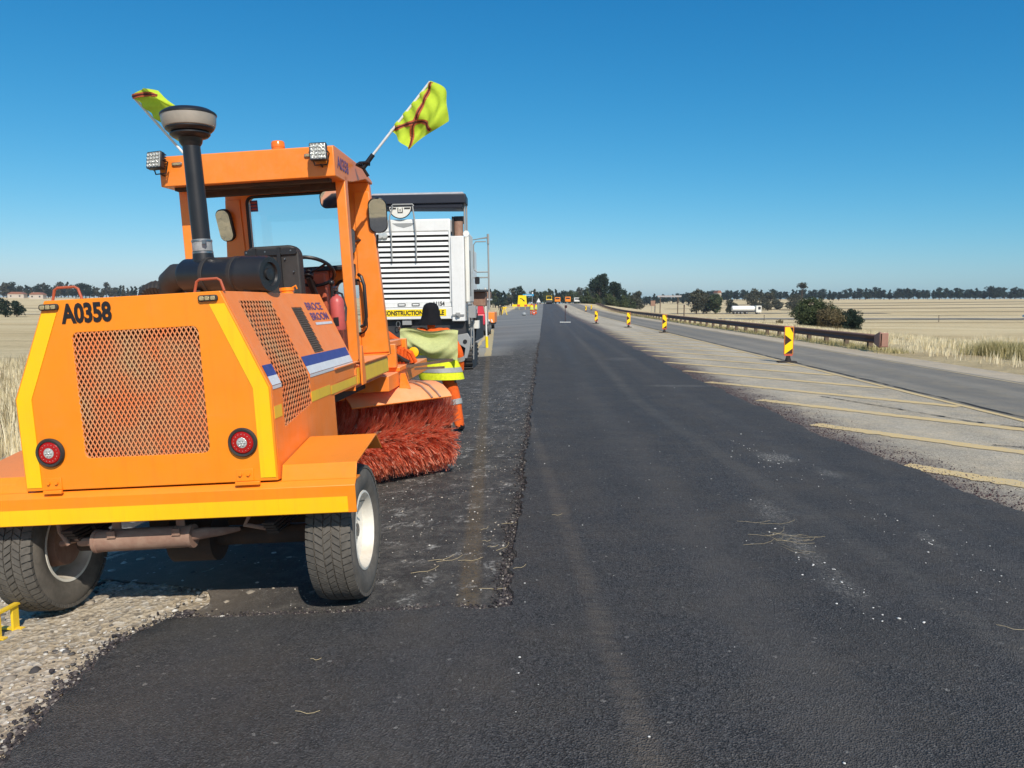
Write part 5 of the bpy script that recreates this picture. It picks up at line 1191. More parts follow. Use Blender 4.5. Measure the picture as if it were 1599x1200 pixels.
# ------------------------------------------------------------------ signs, barrier panels and guardrail
def delineator(x, y, s=1.0, label=''):
    R = empty('barrier_panel', (x,y,Hf(x,y)+.005), (0,0,rad(-2)), label=label, cat='delineator', group='yellow and black delineators beside the closed lane')
    mb = MB(); mb.box((-.12,-.02,.20),(.12,.0,.93)); p = mb.build('panel', 'sign_red', R, bevel=.004)
    mb = MB(); mb.box((-.105,-.0235,.22),(.105,-.0205,.91)); f = mb.build('yellow_face', 'sign_yellow', p, smooth=None)
    mb = MB()
    for poly in ([(.02,.905),(.10,.905),(.10,.76)],[(-.10,.71),(-.10,.44),(.07,.575)],[(.10,.36),(.10,.225),(-.08,.225)]): mb.prism(poly, lambda u,v: (u,-.025,v), (0,-.002,0))
    mb.build('dark_chevron', 'sign_dark', p, smooth=None)
    mb = MB(); mb.box((-.10,-.024,.165),(.10,-.004,.197)); mb.build('pale_clamp', 'sign_red', R)
    mb = MB(); mb.box((-.05,-.03,.03),(.05,.01,.17)); mb.cyl((-.0,-.01,.04),(0,-.01,.12),.08,.06,n=12); mb.build('stem', 'base_rubber', R)
    mb = MB(); mb.hexa([(-.28,-.13,0),(.22,-.13,0),(.22,.12,0),(-.28,.12,0),(-.25,-.11,.035),(.19,-.11,.035),(.19,.10,.035),(-.25,.10,.035)]); mb.build('rubber_base', 'base_rubber', R, bevel=.01)
for x, y, l in ((6.36,20.3,'nearest yellow and black chevron barrier panel, below the guardrail posts'),(6.25,40.4,'second barrier panel from the front, standing on the painted island'),(5.3,48.8,'third barrier panel from the front, right of the centre'),(3.85,57.4,'fourth and smallest barrier panel, nearest the new asphalt edge')): delineator(x, y, 1, l)
delineator(6.5, 121, 1, 'left of the two farthest barrier panels by the far bend'); delineator(8.0, 132, 1, 'right of the two farthest barrier panels, leaning against the barrier')
mb = MB(); mb.cyl((0,0,.03),(0,0,1.22),.022,n=10); 
DM = empty('marker_post', (1.62,60,Hf(1.62,60)+.03), label='thin dark marker post on a flat base on the new asphalt far ahead', cat='marker post')
mb.build('post', 'sign_dark', DM)
mb = MB(); mb.box((-.42,-.3,0),(.42,.3,.04)); mb.build('base_plate', 'cream', DM); mb = MB(); mb.box((-.05,-.01,1.1),(.14,.01,1.32)); mb.build('marker_board', 'sign_dark', DM)
# guardrail
def gx(y): return 10.68-.004*(min(y,60)-25)+.00022*max(0,y-45)**2*.55
GR = empty('guardrail', (gx(25),25,0), label='long weathered brown steel guardrail on timber posts along the right road edge', cat='guardrail')
gb = (gx(25),25,0)
ysr = list(np.arange(25.2, 210, 1.0))
prof_ = [(-.0,.50),(-.055,.465),(-.055,.43),(-.0,.375),(-.0,.345),(-.055,.29),(-.055,.255),(-.0,.22)]
V = []; nP = len(prof_)
for y in ysr:
    for (dx, z) in prof_: V.append((gx(y)+dx-gb[0], y-25, Hf(gx(y),y)+z+.03))
F = [(i*nP+j,i*nP+j+1,(i+1)*nP+j+1,(i+1)*nP+j) for i in range(len(ysr)-1) for j in range(nP-1)]
mb = MB(); mb.add(V, F); rail = mb.build('rail_beam', 'guard', GR, smooth=25); so = rail.modifiers.new('s','SOLIDIFY'); so.thickness = .012
mb = MB(); mb.box((.06,-.08,-.1),(.20,.06,.50)); pm = mb.mesh(); k = 0; y = 26.0
while y < 205:
    o = link('post', pm, None if k else 'timber', GR); o.location = (gx(y)-gb[0]-.0+R_.uniform(-.015,.015), y-25, Hf(gx(y),y)); o.rotation_euler = (R_.uniform(-.03,.03), R_.uniform(-.05,.05), R_.uniform(-.1,.1)); y += 1.95; k += 1
mb = MB(); mb.prism([(-.46,.16),(-.46,.60),(-.32,.63),(-.12,.58),(.12,.52),(.12,.24),(-.12,.17),(-.32,.13)], lambda u,v: (-.075-.10*max(0,-u)*1.2,u+.1,v), (.07,0,0)); mb.build('fishtail_end', 'guard_end', GR, bevel=.015)
mb = MB(); mb.box((-.14,-.36,.15),(.14,-.30,.61)); mb.build('end_plate', 'guard_end', GR, bevel=.03)
# far traffic and equipment
def wheels_for(R, xs_, ys_, r, w=.3):
    for x in xs_:
        for y in ys_:
            mb = MB(); mb.lathe([(0,-w/2),(r*.55,-w/2),(r*.95,-w/2),(r,-w*.3),(r,w*.3),(r*.95,w/2),(r*.55,w/2),(0,w/2)], (x,y,r), (1,0,0), 16); t = mb.build('wheel', 'black_dusty', R)
            mb = MB(); mb.cyl((x-w/2-.01,y,r),(x+w/2+.01,y,r),r*.5,n=12); mb.build('rim', 'grey', t)
def truck(x, y, rz, label, cabm, bodym, L=6.5, W=2.4, Hh=2.9, cat='truck', tank=False, group=None):
    R = empty('truck', (x,y,Hf(x,y)+.03), (0,0,rz), label=label, cat=cat, group=group)
    mb = MB(); mb.box((-W/2,L/2-1.9,.6),(W/2,L/2,Hh)); c = mb.build('cab', cabm, R, bevel=.08)
    mb = MB(); mb.box((-W/2+.25,L/2+.002,Hh*.66),(W/2-.25,L/2+.02,Hh*.88)); mb.box((W/2+.002,L/2-1.2,Hh*.55),(W/2+.02,L/2-.3,Hh*.88)); mb.box((-W/2-.02,L/2-1.2,Hh*.55),(-W/2-.002,L/2-.3,Hh*.88)); mb.build('window', 'navy', c, kind='stuff')
    mb = MB()
    if tank: mb.lathe([(0,0),(.8,.0),(1.0,.15),(1.0,L-2.4),(.8,L-2.2),(0,L-2.2)], (0,-L/2,1.95), (0,1,0), 20)
    else: mb.box((-W/2,-L/2,.95),(W/2,L/2-2.1,Hh*.85))
    mb.build('tank' if tank else 'load_body', bodym, R, bevel=.04)
    mb = MB(); mb.box((-W/2+.2,-L/2+.1,.6),(W/2-.2,L/2-.2,.93)); mb.build('chassis', 'dark_metal', R)
    wheels_for(R, (-W/2+.2,W/2-.2), [L/2-1.1,-L/2+1,-L/2+2.2]+([0,-L/2+3.4] if L > 9 else []), .5); return R
truck(72,279,rad(-90),'long tanker lorry with pale tank and whitish cab on the valley road','cream','white',10.2,2.5,3.0,'tanker lorry',True)
bpy.data.objects['truck'].name = 'tanker_lorry'
truck(4.4,262,rad(180),'orange lorry parked beyond the crest, left of two','orange','orange',5.5,1.9,2.1); truck(8.1,270,rad(180),'orange lorry beyond the crest beside the pale vehicle','orange','orange',6,1.9,2.3)
truck(10.6,255,rad(180),'grey and white lorry parked beyond the crest near the trees','white','grey',5,1.8,1.9); truck(13.5,262,rad(175),'dark lorry standing farthest right beyond the crest','navy','dark_metal',5,1.9,1.9)
# white pickup on the valley road at the right edge
def car(x, y, rz, label, m_, cat='car'):
    R = empty('car', (x,y,Hf(x,y)+.16), (0,0,rz), label=label, cat=cat)
    mb = MB(); mb.prism([(-2.3,.35),(-2.3,.95),(-.6,1.0),(-.3,1.55),(.9,1.6),(1.45,1.05),(2.3,.95),(2.35,.4)], lambda u,v: (-.85,u,v), (1.7,0,0)); b = mb.build('body', m_, R, bevel=.05)
    mb = MB(); mb.prism([(-.45,1.08),(-.22,1.48),(.85,1.5),(1.25,1.08)], lambda u,v: (-.87,u,v), (1.74,0,0)); mb.build('window', 'navy', b)
    wheels_for(R, (-.75,.75), (-1.45,1.45), .34, .22); return R
car(121,196,rad(90),'white pickup car on the valley road at the right picture edge','white'); 
# yellow arrow board and its wings
AB = empty('arrow_board', (-4.3,150,Hf(-4.3,150)), label='big yellow trapezoid board with black arrow standing left of the lane', cat='road sign')
mb = MB(); mb.prism([(-.95,.55),(.95,.55),(.75,2.75),(-.75,2.75)], lambda u,v: (u,0,v), (0,.08,0)); mb.build('board', 'sign_yellow', AB)
mb = MB(); mb.prism([(-.45,2.05),(-.1,2.0),(.15,1.75),(.1,1.65),(.5,1.55),(.38,1.95),(.28,1.85),(.0,2.15),(-.45,2.2)], lambda u,v: (u,-.012,v), (0,.008,0)); mb.build('arrow', 'ink', AB, smooth=None)
for x in (-.75,.65):
    mb = MB(); mb.box((x-.25,-.03,.62),(x+.32,-.004,.98)); mb.build('red_lamp', 'sign_red', AB)
for x in (-1.45,1.4):
    mb = MB(); mb.box((x-.5,.0,.60),(x+.5,.05,1.0)); mb.build('side_wing', 'sign_yellow', AB)
mb = MB(); [mb.box((x-.03,.02,0),(x+.03,.06,.6)) for x in (-1.6,-.6,.6,1.6)]; mb.build('board_legs', 'sign_yellow', AB, kind='stuff')
BS = empty('blue_sign', (-3.9,185,Hf(-3.9,185)), label='wide blue direction sign on posts in front of far trees', cat='road sign')
mb = MB(); mb.box((-1.25,0,2.45),(1.35,.05,2.95)); mb.build('board', 'blue_sign', BS)
mb = MB(); mb.box((-.7,-.01,2.6),(.9,-.003,2.72)); mb.box((.9,.0,2.95),(1.2,.04,3.4)); mb.build('board_print', 'white_decal', BS, kind='stuff')
for x in (-1.0,1.0):
    mb = MB(); mb.cyl((x,.08,0),(x,.08,2.45),.06,n=8); mb.build('post', 'grey', BS)
TS = empty('triangle_sign', (-1.2,160,Hf(-1.2,160)), label='small white triangular sign beside the far end of the lane', cat='road sign')
mb = MB(); mb.prism([(-.45,1.1),(.45,1.1),(0,2.0)], lambda u,v: (u,0,v), (0,.03,0)); mb.build('board', 'white', TS); mb = MB(); mb.cyl((0,.03,0),(0,.03,1.1),.04,n=8); mb.build('post', 'grey', TS)
# roller
RL = empty('road_roller', (1.3,215,Hf(1.3,215)+.03), label='yellow road roller on the crest of the new asphalt', cat='road roller')
mb = MB(); mb.box((-.85,-1.0,.7),(.85,1.2,1.35)); mb.build('body', 'yellow', RL, bevel=.08)
mb = MB(); mb.box((-.8,-.9,2.15),(.8,.5,2.25)); mb.build('canopy', 'yellow', RL)
for x in (-.7,.7):
    for y in (-.8,.4): mb = MB(); mb.box((x-.05,y-.05,1.3),(x+.05,y+.05,2.15)); mb.build('canopy_post', 'yellow', RL)
for y in (-1.25,1.35): mb = MB(); mb.cyl((-.8,y,.55),(.8,y,.55),.55,n=24); mb.build('drum', 'dark_metal', RL)
# orange trailer, red machine
OT = empty('orange_trailer', (-4.1,51,Hf(-4.1,51)+.02), label='small orange trailer with chevron tailboard seen just right of the milling machine', cat='trailer')
mb = MB(); mb.box((-.95,0,.42),(.80,2.6,1.12)); mb.build('load_box', 'orange_cab', OT, bevel=.02)
for k in range(9): mb = MB(); x = -.9+k*.19; mb.prism([(x,.46),(x+.09,.46),(x+.02,.66),(x-.07,.66)], lambda u,v: (u,-.006,v), (0,.004,0)); mb.build('chevron', 'cream', OT, smooth=None)
wheels_for(OT, (-.75,.62), (1.2,), .27, .2)
mb = MB(); mb.box((-.9,.1,.30),(.75,2.5,.42)); mb.build('chassis', 'dark_metal', OT)
RM = empty('red_machine', (-3.62,40,Hf(-3.62,40)+.02), label='red compact machine with brown canopy parked beyond the milling machine', cat='paving machine')
mb = MB(); mb.box((-.7,0,.55),(.55,2.2,1.15)); mb.build('body', 'red', RM, bevel=.08)
mb = MB(); mb.prism([(.1,1.15),(.5,1.15),(.38,1.9),(.28,2.0),(.2,1.9)], lambda u,v: (u,.1,v), (0,.25,0)); mb.build('control_column', 'red', RM, bevel=.03)
mb = MB(); mb.box((-.5,-.1,1.95),(.75,1.8,2.30)); mb.build('canopy', 'rust', RM, bevel=.03); mb = MB(); mb.box((-.55,-.15,1.85),(.8,1.85,1.93)); mb.build('canopy_rim', 'white', RM)
for x in (-.4,.68):
    mb = MB(); mb.cyl((x,0,.6),(x,0,1.9),.04,n=8); mb.build('canopy_post', 'grey', RM)
mb = MB(); mb.box((-.6,-.4,.30),(.6,0.,.52)); mb.build('screed', 'dark_metal', RM); mb = MB(); mb.box((.0,-.44,.33),(.3,-.405,.42)); mb.build('number_plate', 'white_decal', RM, smooth=None)
wheels_for(RM, (-.55,.58), (.4,1.7), .36, .28)
# small things on the left lane far ahead
def cone(x, y, label):
    R = empty('traffic_cone', (x,y,Hf(x,y)+.01), label=label, cat='traffic cone')
    mb = MB(); mb.lathe([(.17,.03),(.03,.72),(.0,.72)], (0,0,0), (0,0,1), 16); mb.build('cone_body', 'sign_red', R); mb = MB(); mb.box((-.2,-.2,0),(.2,.2,.03)); mb.build('cone_base', 'base_rubber', R); mb = MB(); mb.lathe([(.125,.27),(.088,.42)], (0,0,0), (0,0,1), 16); mb.build('white_sleeve', 'white_decal', R)
cone(-1.35,100,'red cone at the feet of the workers beside the joint')
person((-1.7,103,Hf(-1.7,103)), 0, 'left of two distant workers in yellow vests beside the cone', fingers=False, head='white', group=None)
person((-1.15,104,Hf(-1.15,104)), 1., 'right of two distant workers in vests beside the new asphalt', fingers=False, head='navy')
person((-6.1,108,Hf(-6.1,108)), .4, 'distant person in dark clothes standing left of the yellow trestle', vest=False, bands=False, fingers=False, head='black_cloth', suit='navy')
TR = empty('yellow_trestle', (-5.9,112,Hf(-5.9,112)), label='yellow folding trestle barrier beside the distant dark-dressed person', cat='barrier')
for a,b in (((-.3,-.2,0),(0,0,1.1)),((.5,-.2,0),(.1,0,1.1)),((-.3,.2,0),(.1,.05,1.1))): mb = MB(); mb.tube([a,b],.06,6); mb.build('leg', 'yellow', TR)
mb = MB(); mb.box((-.35,-.06,.95),(.45,.0,1.15)); mb.build('cross_board', 'yellow', TR)
WB = empty('small_blue_bag', (-2.6,99,Hf(-2.6,99)), label='small grey-blue bag lying on the lane left of the cone', cat='bag'); mb = MB(); mb.ball((0,0,.22),.3,12,8,(1,.8,.8)); mb.build('bag_body', 'hose', WB)
# signs and posts in the verge on the right
SB = empty('sign_back', (17.3,124,Hf(17.3,124)), label='brown backed board on two legs beyond the guardrail', cat='road sign')
mb = MB(); mb.box((-.36,0,1.1),(.36,.04,1.95)); mb.build('board', 'rust', SB)
for x in (-.25,.25): mb = MB(); mb.cyl((x,.05,0),(x,.05,1.6),.035,n=6); mb.build('post', 'grey', SB)
BM = empty('height_bar', (20.2,126,Hf(20.2,126)), (0,0,rad(-12)), label='white overhead bar on two dark posts in the field beyond the guardrail', cat='gantry')
mb = MB(); mb.box((-1.9,-.08,2.75),(1.9,.08,3.02)); mb.build('bar', 'grey_light', BM)
for x in (-1.45,1.35): mb = MB(); mb.cyl((x,0,0),(x,0,3.0),.08,n=8); mb.build('post', 'timber', BM)
for i, (x, y, h, l) in enumerate(((18.2,128,1.1,'short dark post beside the brown sign board'),(16.5,92,1.3,'round topped post just behind the guardrail'),(49.5,176,1.2,'small black post beside the valley road'),(84,168,1.3,'lone thin post by the valley road on the right'))):
    P_ = empty('marker_post', (x,y,Hf(x,y)), label=l, cat='post'); mb = MB(); mb.cyl((0,0,0),(0,0,h),.07,n=8); mb.build('post', 'timber', P_); mb = MB(); mb.lathe([(.08,h),(.09,h+.12),(0,h+.16)],(0,0,0),(0,0,1),8); mb.build('post_cap', 'sign_dark', P_)
# ------------------------------------------------------------------ vegetation
def leaf_mat(name, a, b, c_):
    t = NT(name, .75, 0, .15); g = t.n.new('ShaderNodeNewGeometry'); cc = t.ramp(g.outputs['Random Per Island'], [(0,a),(.55,b),(1,c_)])
    t.col(cc); tl = t.n.new('ShaderNodeBsdfTranslucent'); t.l.new(cc, tl.inputs[0]); mx_ = t.n.new('ShaderNodeMixShader'); mx_.inputs[0].default_value = .22
    t.l.new(t.b.outputs[0], mx_.inputs[1]); t.l.new(tl.outputs[0], mx_.inputs[2]); t.l.new(mx_.outputs[0], t.n['Material Output'].inputs[0]); return t.m
LM = dict(dark=leaf_mat('dark_foliage', (.012,.024,.016), (.022,.040,.026), (.040,.058,.034)), mid=leaf_mat('olive_foliage', (.032,.050,.022), (.058,.080,.034), (.11,.125,.055)), grey=leaf_mat('grey_green_foliage', (.04,.045,.03), (.075,.078,.05), (.12,.115,.075)), dry=leaf_mat('dry_shrub_foliage', (.10,.085,.045), (.15,.12,.06), (.2,.16,.09)))
BK = plain('bark', (.10,.075,.055), .9, 0, .3, 5)
def crown_np(blobs, n, leaf, seed, squash=1.0, inner=.45):
    """leaf quads spread through the blobs' outer volume, with gaps"""
    r = np.random.default_rng(seed); bl = np.array(blobs, float); wgt = bl[:, 3]**2; k = r.choice(len(bl), n, p=wgt/wgt.sum())
    d = r.normal(0, 1, (n, 3)); d /= np.linalg.norm(d, axis=1)[:, None]; rr = r.uniform(inner, 1, n)**.6
    lump = 1+.16*np.sin(d[:, 0]*5+k)+.14*np.sin(d[:, 1]*7+k*2)+.12*np.sin(d[:, 2]*6+k*3)
    P = bl[k, :3]+d*(bl[k, 3]*rr*lump)[:, None]*np.array([1, 1, squash])
    q = np.sin(P*2.1/ (leaf*6)).sum(1); keep = q > -1.25; P, d = P[keep], d[keep]; n = len(P)
    nrm = d+r.normal(0, .7, (n, 3)); nrm /= np.linalg.norm(nrm, axis=1)[:, None]
    a = np.cross(nrm, r.normal(0, 1, (n, 3))); a /= np.linalg.norm(a, axis=1)[:, None]; b = np.cross(nrm, a)
    s = (leaf*r.uniform(.5, 1.25, n))[:, None]; a *= s; b *= s*.62
    V = np.stack([P-a, P-b*1.0, P+a, P+b], 1).reshape(-1, 3); F = (np.arange(n)*4)[:, None]+np.arange(4)[None]; return V, F
def tree_meshes(h, w, kind, seed, n, leaf, trunk_h=.25, nb=9):
    r = random.Random(seed); bl = []
    for i in range(nb):
        z = h*(trunk_h+(1-trunk_h)*(.12+.76*(i+.5)/nb)); prof_w = math.sin(math.pi*min(1,max(.12,(z/h-trunk_h)/(1-trunk_h)*.85+.12)))
        if kind == 'pine': prof_w = 1.05-(z/h)*.9
        if kind == 'umbrella': z = h*(.82+.13*r.random()); prof_w = 1
        a = r.uniform(0, 6.28); off = w*.5*prof_w*r.uniform(.1,.62)
        bl.append((off*math.cos(a), off*math.sin(a), z, w*.5*prof_w*r.uniform(.38,.62)))
    V, F = crown_np(bl, n, leaf, seed, .8 if kind != 'umbrella' else .45)
    me = bpy.data.meshes.new('crown'); me.from_pydata(V.tolist(), [], F.tolist()); me.update()
    mb = MB(); tr = max(.10, h*.022); mb.tube([(0,0,-.3),(.02*h*r.uniform(-1,1),.0,h*.35),(.03*h*r.uniform(-1,1),0,h*.8)], [tr*1.3,tr,tr*.35], 8)
    for b in bl[:6]: mb.tube([(0,0,h*r.uniform(.25,.45)), (b[0]*.6,b[1]*.6,b[2]*.85), (b[0],b[1],b[2])], [tr*.5,tr*.3,tr*.12], 5)
    return me, mb.mesh('trunk')
PROTO = {}
def proto(key, *a):
    if key not in PROTO: PROTO[key] = tree_meshes(*a)
    return PROTO[key]
def place_tree(name, x, y, meshes, leafm, label, cat='tree', group=None, s=1.0, rz=None, sz=None):
    R = empty(name, (x,y,Hf(x,y)-.1), (0,0,R_.uniform(0,6.28) if rz is None else rz), label=label, cat=cat, group=group); R.scale = (s, s, s*(sz or 1))
    for nm, me, mt in (('crown', meshes[0], LM[leafm]), ('trunk', meshes[1], BK)):
        o = bpy.data.objects.new(nm, me); COL.objects.link(o); o.parent = R
        if not me.materials: me.materials.append(mt)
        if me.materials[0] != mt: o.material_slots[0].link = 'OBJECT'; o.material_slots[0].material = mt
    return R
FARM = [tree_meshes(9, w, k, 100+i, 1500, .42, th, 11) for i, (w, k, th) in enumerate(((8,'round',.12),(6.5,'round',.1),(9.5,'round',.08),(5,'pine',.1),(7,'round',.15),(5.5,'pine',.08)))]
def pxdir(px, D): # ground position for a bearing given as photograph column, at depth D
    return (D*math.tan(math.atan((px-799.5)*.9944/1200)-rad(2.4)), D)
# trees along the horizon
def where_r(px):
    return 'above the tanker lorry' if px < 1175 else 'left of the umbrella-shaped tree' if px < 1256 else 'above the two large bushes' if px < 1360 else 'above the guardrail end' if px < 1460 else 'at the right picture edge'
px = 985.
while px < 1790:
    D = R_.uniform(600,690); x, y = pxdir(px, D); hi = 1.0+(.22 if 1340 < px < 1372 or 1400 < px < 1425 else 0)+(.15 if px > 1540 else 0); k = R_.randrange(6); shp = 'conical' if k in (3, 5) else 'rounded'; sc_ = R_.uniform(1.0,1.35)*hi; shp = ('taller ' if sc_ > 1.2 else 'lower ')+shp
    place_tree('tree', x, y, FARM[k], 'dark', f'{shp} dark tree in the far line {where_r(px)}', group=f'{shp} trees of the horizon tree line {where_r(px)}', s=sc_, sz=.85); px += R_.uniform(5.5,10)
for px in np.arange(990, 1790, 12.):
    x, y = pxdir(px+R_.uniform(-5,5), 705); place_tree('tree', x, y, FARM[R_.randrange(3)], 'dark', f'low dark tree behind the line {where_r(px)}', group=f'back row of the horizon tree line {where_r(px)}', s=R_.uniform(1.1,1.3), sz=.66)
def where_c(px): return 'left of the yellow arrow board' if px < 812 else 'above the road roller' if px < 868 else 'left of the tall double tree' if px < 925 else 'behind the tall double tree'
px = 735.
while px < 985:
    D = R_.uniform(400,520); x, y = pxdir(px, D); k = R_.randrange(6); lm = 'mid' if R_.random() < .4 else 'grey' if R_.random() < .4 else 'dark'
    place_tree('tree', x, y, FARM[k], lm, f'{dict(mid="olive",grey="grey-green",dark="dark")[lm]} tree of the far wood {where_c(px)}', group=f'{lm} trees of the wood {where_c(px)}', s=R_.uniform(.95,1.3)*(.85 if 820 < px < 900 else 1.05)); px += R_.uniform(3.5,6.5)
px = -190.
while px < 300:
    D = R_.uniform(560,660); x, y = pxdir(px, D); lm = 'grey' if R_.random() < .5 else 'dark'; sc_ = R_.uniform(1.15,1.6); hw = 'taller' if sc_ > 1.38 else 'lower'
    place_tree('tree', x, y, FARM[R_.randrange(6)], lm, f'{hw} {dict(grey="grey-green",dark="dark")[lm]} tree in the left horizon line {"left of the handle" if px < 75 else "above the hood"}', group=f'{hw} {lm} trees on the left horizon {"outer" if px < 75 else "inner"} part', s=sc_, sz=R_.uniform(.8,1.05)); px += R_.uniform(4.5,8)
# named larger trees
def mk(h, w, kind, seed, n, leaf, th=.15, nb=14): return tree_meshes(h, w, kind, seed, n, leaf, th, nb)
D = 285; BTM = mk(11.6, 8.5, 'round', 31, 7500, .34, .2, 18)
x, y = pxdir(937, D); place_tree('tree', x, y, BTM, 'dark', 'left half of the tall dark double tree left of centre of the valley', rz=0.3, s=1.07)
x, y = pxdir(958, D+4); place_tree('tree', x, y, mk(10.6, 8.4, 'round', 32, 6500, .34, .15, 16), 'dark', 'right, slightly lower half of the tall dark double tree', rz=1.)
SHB = [mk(4.6, 6.5, 'round', 41+i, 2600, .25, .02, 9) for i in range(3)]
for px, D, s, l in ((915,250,.9,'leftmost bush under the tall double tree, by the guardrail end'),(930,236,.7,'low olive bush under the left half of the double tree'),(952,228,.85,'spiky olive bush in front of the double tree trunks'),(972,240,.9,'bush to the right of the tall double tree'),(985,300,1.1,'pale bush right of the double tree shadow')):
    x, y = pxdir(px, D); place_tree('bush', x, y, SHB[int(px)%3], 'mid', l, 'bush', s=s)
for px, D, h, w, lm, l in ((995,330,8.6,6,'grey','round grey-green tree right of the double tree'),(1088,282,8.6,6.2,'grey','taller tree on the left of the clump behind the overhead bar'),(1103,290,7.5,6.2,'grey','middle tree of the clump left of the tanker'),(1117,286,7.0,5.6,'mid','right tree of the clump left of the tanker'),(1140,310,5.2,4,'grey','small tree just behind the tanker lorry'),(1181,370,10.0,9.5,'grey','broad tree with peaked crown above the tanker lorry'),(1199,372,8.6,7,'grey','tree leaning against the broad peaked tree'),(1240,372,7.2,7,'grey','low broad tree left of the umbrella-shaped tree'),(1213,395,5,5,'grey','small dark tree between broad tree and umbrella tree')):
    x, y = pxdir(px, D); place_tree('tree', x, y, mk(h*1.12, w*1.35, 'round', int(px), 4200, .33, .04, 16), lm, l)
x, y = pxdir(1252, 392); place_tree('tree', x, y, mk(13.6, 6.6, 'umbrella', 77, 900, .34, .6, 9), 'grey', 'tall thin tree with flat umbrella crown standing above the tree line', rz=0)
# two big bushes beyond the guardrail
x, y = pxdir(1275, 81); place_tree('bush', x, y, mk(3.4, 5.0, 'round', 51, 26000, .085, .0, 22), 'mid', 'large olive bush beyond the guardrail, left of the pair', 'bush')
x, y = pxdir(1294, 79); place_tree('bush', x, y, mk(2.7, 3.4, 'round', 52, 13000, .08, .0, 14), 'dry', 'dry brownish bush filling the gap between the two large bushes', 'bush')
x, y = pxdir(1329, 79); place_tree('bush', x, y, mk(2.7, 3.2, 'round', 53, 20000, .065, .0, 18), 'dark', 'rounder darker green bush right of the large olive bush', 'bush')
x, y = pxdir(1219, 96); place_tree('bush', x, y, mk(1.0, 1.4, 'round', 54, 700, .08, .0, 6), 'dry', 'small dry shrub left of the large olive bush', 'bush')
for px, D, h, w, l in ((7,150,4.2,4,'leftmost small tree of the clump at the left edge'),(25,152,3.6,3.6,'right small tree of the clump at the left edge')):
    x, y = pxdir(px, D); place_tree('tree', x, y, mk(h, w, 'round', int(px)+5, 2600, .16, .05, 9), 'dark', l)
# houses on the left horizon
for i, (px, D, w, l) in enumerate(((60,540,9,'pale low house among the trees on the left horizon, right of two'),(28,560,11,'pale low house among the trees near the left edge'),(1120,520,2.6,'pale narrow tower-like building behind the clump of trees on the right'))):
    x, y = pxdir(px, D); R = empty('house', (x,y,Hf(x,y)), (0,0,.2), label=l, cat='house'); hh_ = 3.0 if i < 2 else 8.5
    mb = MB(); mb.box((-w/2,-3,-.5),(w/2,3,hh_)); mb.build('wall', 'wall', R); mb = MB(); mb.prism([(-w/2-.4,hh_),(w/2+.4,hh_),(w/4,hh_+1.6),(-w/4,hh_+1.6)], lambda u,v: (u,-3.3,v), (0,6.6,0)); mb.build('roof', 'roof', R)
    for wx in (-.3,.25): mb = MB(); mb.box((w*wx-.5,-3.03,1.),(w*wx+.5,-3.003,2.1)); mb.build('window', 'navy', R)
# ------------------------------------------------------------------ grass
def grass(name, P, hgt, wid, mats, lab, cat='grass', lean=.35, seed=1):
    r = np.random.default_rng(seed); n = len(P); A = r.uniform(0, 6.28, n); h = hgt*r.uniform(.5, 1.3, n); ln = h*r.uniform(.05, lean, n)
    D_ = np.stack([np.cos(A), np.sin(A), 0*A], -1); S_ = np.stack([-np.sin(A), np.cos(A), 0*A], -1)*(wid*r.uniform(.6, 1.3, n))[:, None]
    p1 = P+D_*(ln*.35)[:, None]+np.array([0,0,1])*(h*.55)[:, None]; p2 = P+D_*ln[:, None]+np.array([0,0,1])*h[:, None]
    V = np.stack([P-S_, P+S_, p1-S_*.7, p1+S_*.7, p2], 1).reshape(-1, 3); b = (np.arange(n)*5)[:, None]
    F = np.concatenate([np.stack([b+0, b+1, b+3], -1)[:, 0], np.stack([b+0, b+3, b+2], -1)[:, 0], np.stack([b+2, b+3, b+4], -1)[:, 0]])
    o = np_mesh(name, V, F, mats, kind='stuff'); return tag(o, lab, cat)
GM = leaf_mat('dry_grass_blades', (.60,.48,.26), (.86,.74,.48), (.95,.86,.64)); GG = leaf_mat('greenish_grass_blades', (.22,.2,.07), (.45,.38,.17), (.7,.6,.34))
r = np.random.default_rng(21)
def clumps(nc, per, xr, yr, spread, power=1.0):
    cx = r.uniform(*xr, nc); cy = yr[0]+(yr[1]-yr[0])*r.uniform(0, 1, nc)**power; k = np.repeat(np.arange(nc), per); s = r.lognormal(0, .4, nc)[k]*spread
    x = cx[k]+r.normal(0, 1, len(k))*s; y = cy[k]+r.normal(0, 1, len(k))*s; return x, y
x, y = clumps(2600, 22, (11.3, 34), (14, 80), .16, 1.2); m = x > 11.0; x, y = x[m], y[m]
grass('field_grass', scat(len(x), x, y, -.02), .27, .007, GM, 'dry straw-coloured grass covering the bank right of the road', seed=2)
x, y = clumps(110, 260, (14.6, 23), (19, 27), .22); m = (x > 13.2+0*(y)) ; x, y = x[m], y[m]
grass('tall_grass', scat(len(x), x, y, -.02), .52, .0055, GM, 'tall pale dry grass at the right picture edge', seed=3, lean=.5)
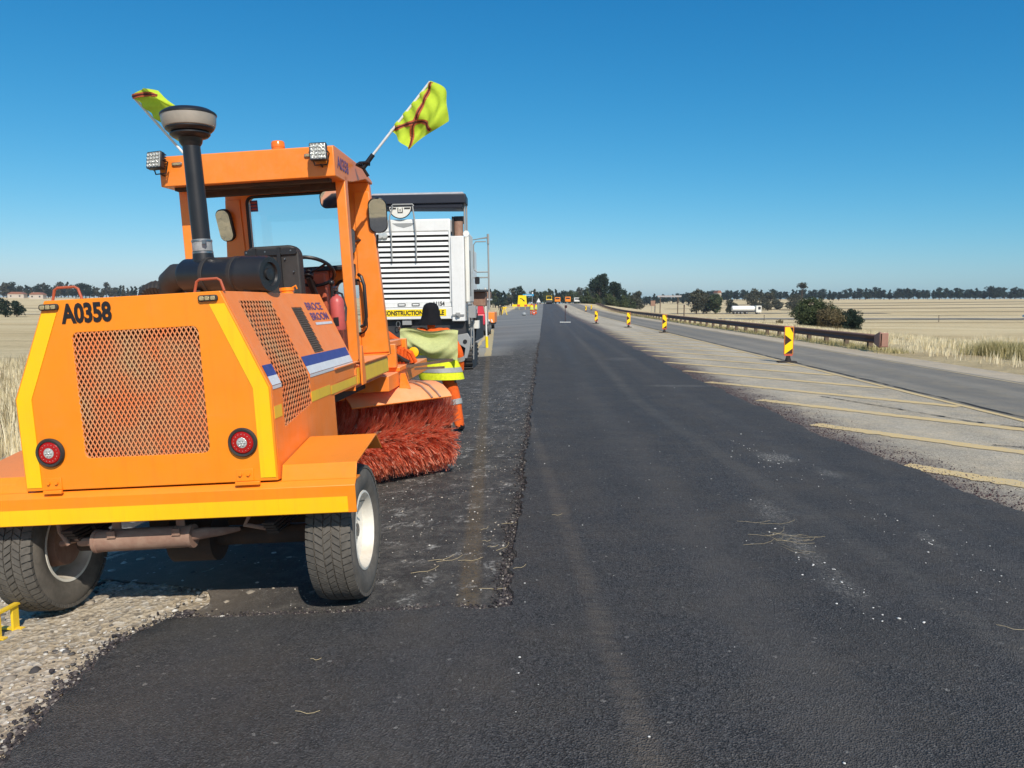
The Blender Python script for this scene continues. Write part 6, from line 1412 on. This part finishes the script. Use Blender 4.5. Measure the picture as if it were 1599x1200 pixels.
x, y = clumps(26, 330, (13.0, 15.0), (21.2, 23.8), .15); grass('green_grass_tuft', scat(len(x), x, y, -.02), .42, .006, GG, 'greenish grass tuft at the verge right of the guardrail end', seed=4, lean=.6)
ys_ = 24+90*r.uniform(0, 1, 380)**1.3; k = np.repeat(np.arange(380), 34); x = np.array([gx(q) for q in ys_])[k]+r.normal(.15, .22, len(k)); y = ys_[k]+r.normal(0, .2, len(k))
grass('verge_grass', scat(len(x), x, y, -.02), .18, .006, GG, 'short greenish grass growing under the guardrail', seed=5, lean=.6)
x, y = clumps(2600, 20, (-26, -6.7), (7, 60), .16, 1.5); grass('field_grass', scat(len(x), x, y, -.03), .38, .007, GM, 'dry knee-high grass in the field left of the sweeper', seed=6)
x, y = clumps(900, 20, (-7.5, -4.6), (6, 26), .10); grass('verge_grass', scat(len(x), x, y, -.02), .22, .006, GM, 'sparse dry grass on the left shoulder', seed=7)

x, y = clumps(500, 26, (12.5, 60), (16, 75), .2, 1.3); grass('weed_stalks', scat(len(x), x, y, -.02), .36, .006, leaf_mat('brown_weeds', (.14,.10,.05), (.30,.23,.12), (.5,.42,.25)), 'brown dry weeds mixed into the grass right of the road', 'weeds', seed=8, lean=.5)
x, y = clumps(700, 22, (-26, -6.5), (7, 50), .2, 1.3); grass('weed_stalks', scat(len(x), x, y, -.02), .42, .006, leaf_mat('brown_weeds_left', (.14,.10,.05), (.30,.23,.12), (.5,.42,.25)), 'brown dry weeds mixed into the grass left of the sweeper', 'weeds', seed=9, lean=.5)
# ------------------------------------------------------------------ faint air over the valley
hz = bpy.data.materials.new('haze_air'); hz.use_nodes = True; hn = hz.node_tree.nodes; hn.remove(hn['Principled BSDF'])
pv = hn.new('ShaderNodeVolumePrincipled'); pv.inputs['Density'].default_value = .00016; pv.inputs['Color'].default_value = (.80,.88,1,1); pv.inputs['Anisotropy'].default_value = .1
hz.node_tree.links.new(pv.outputs[0], hn['Material Output'].inputs['Volume'])
mb = MB(); mb.box((-1900,-60,-8),(1900,2700,26)); hzo = mb.build('haze', hz, smooth=None, kind='stuff'); tag(hzo, 'thin pale haze lying over the whole plain', 'haze')
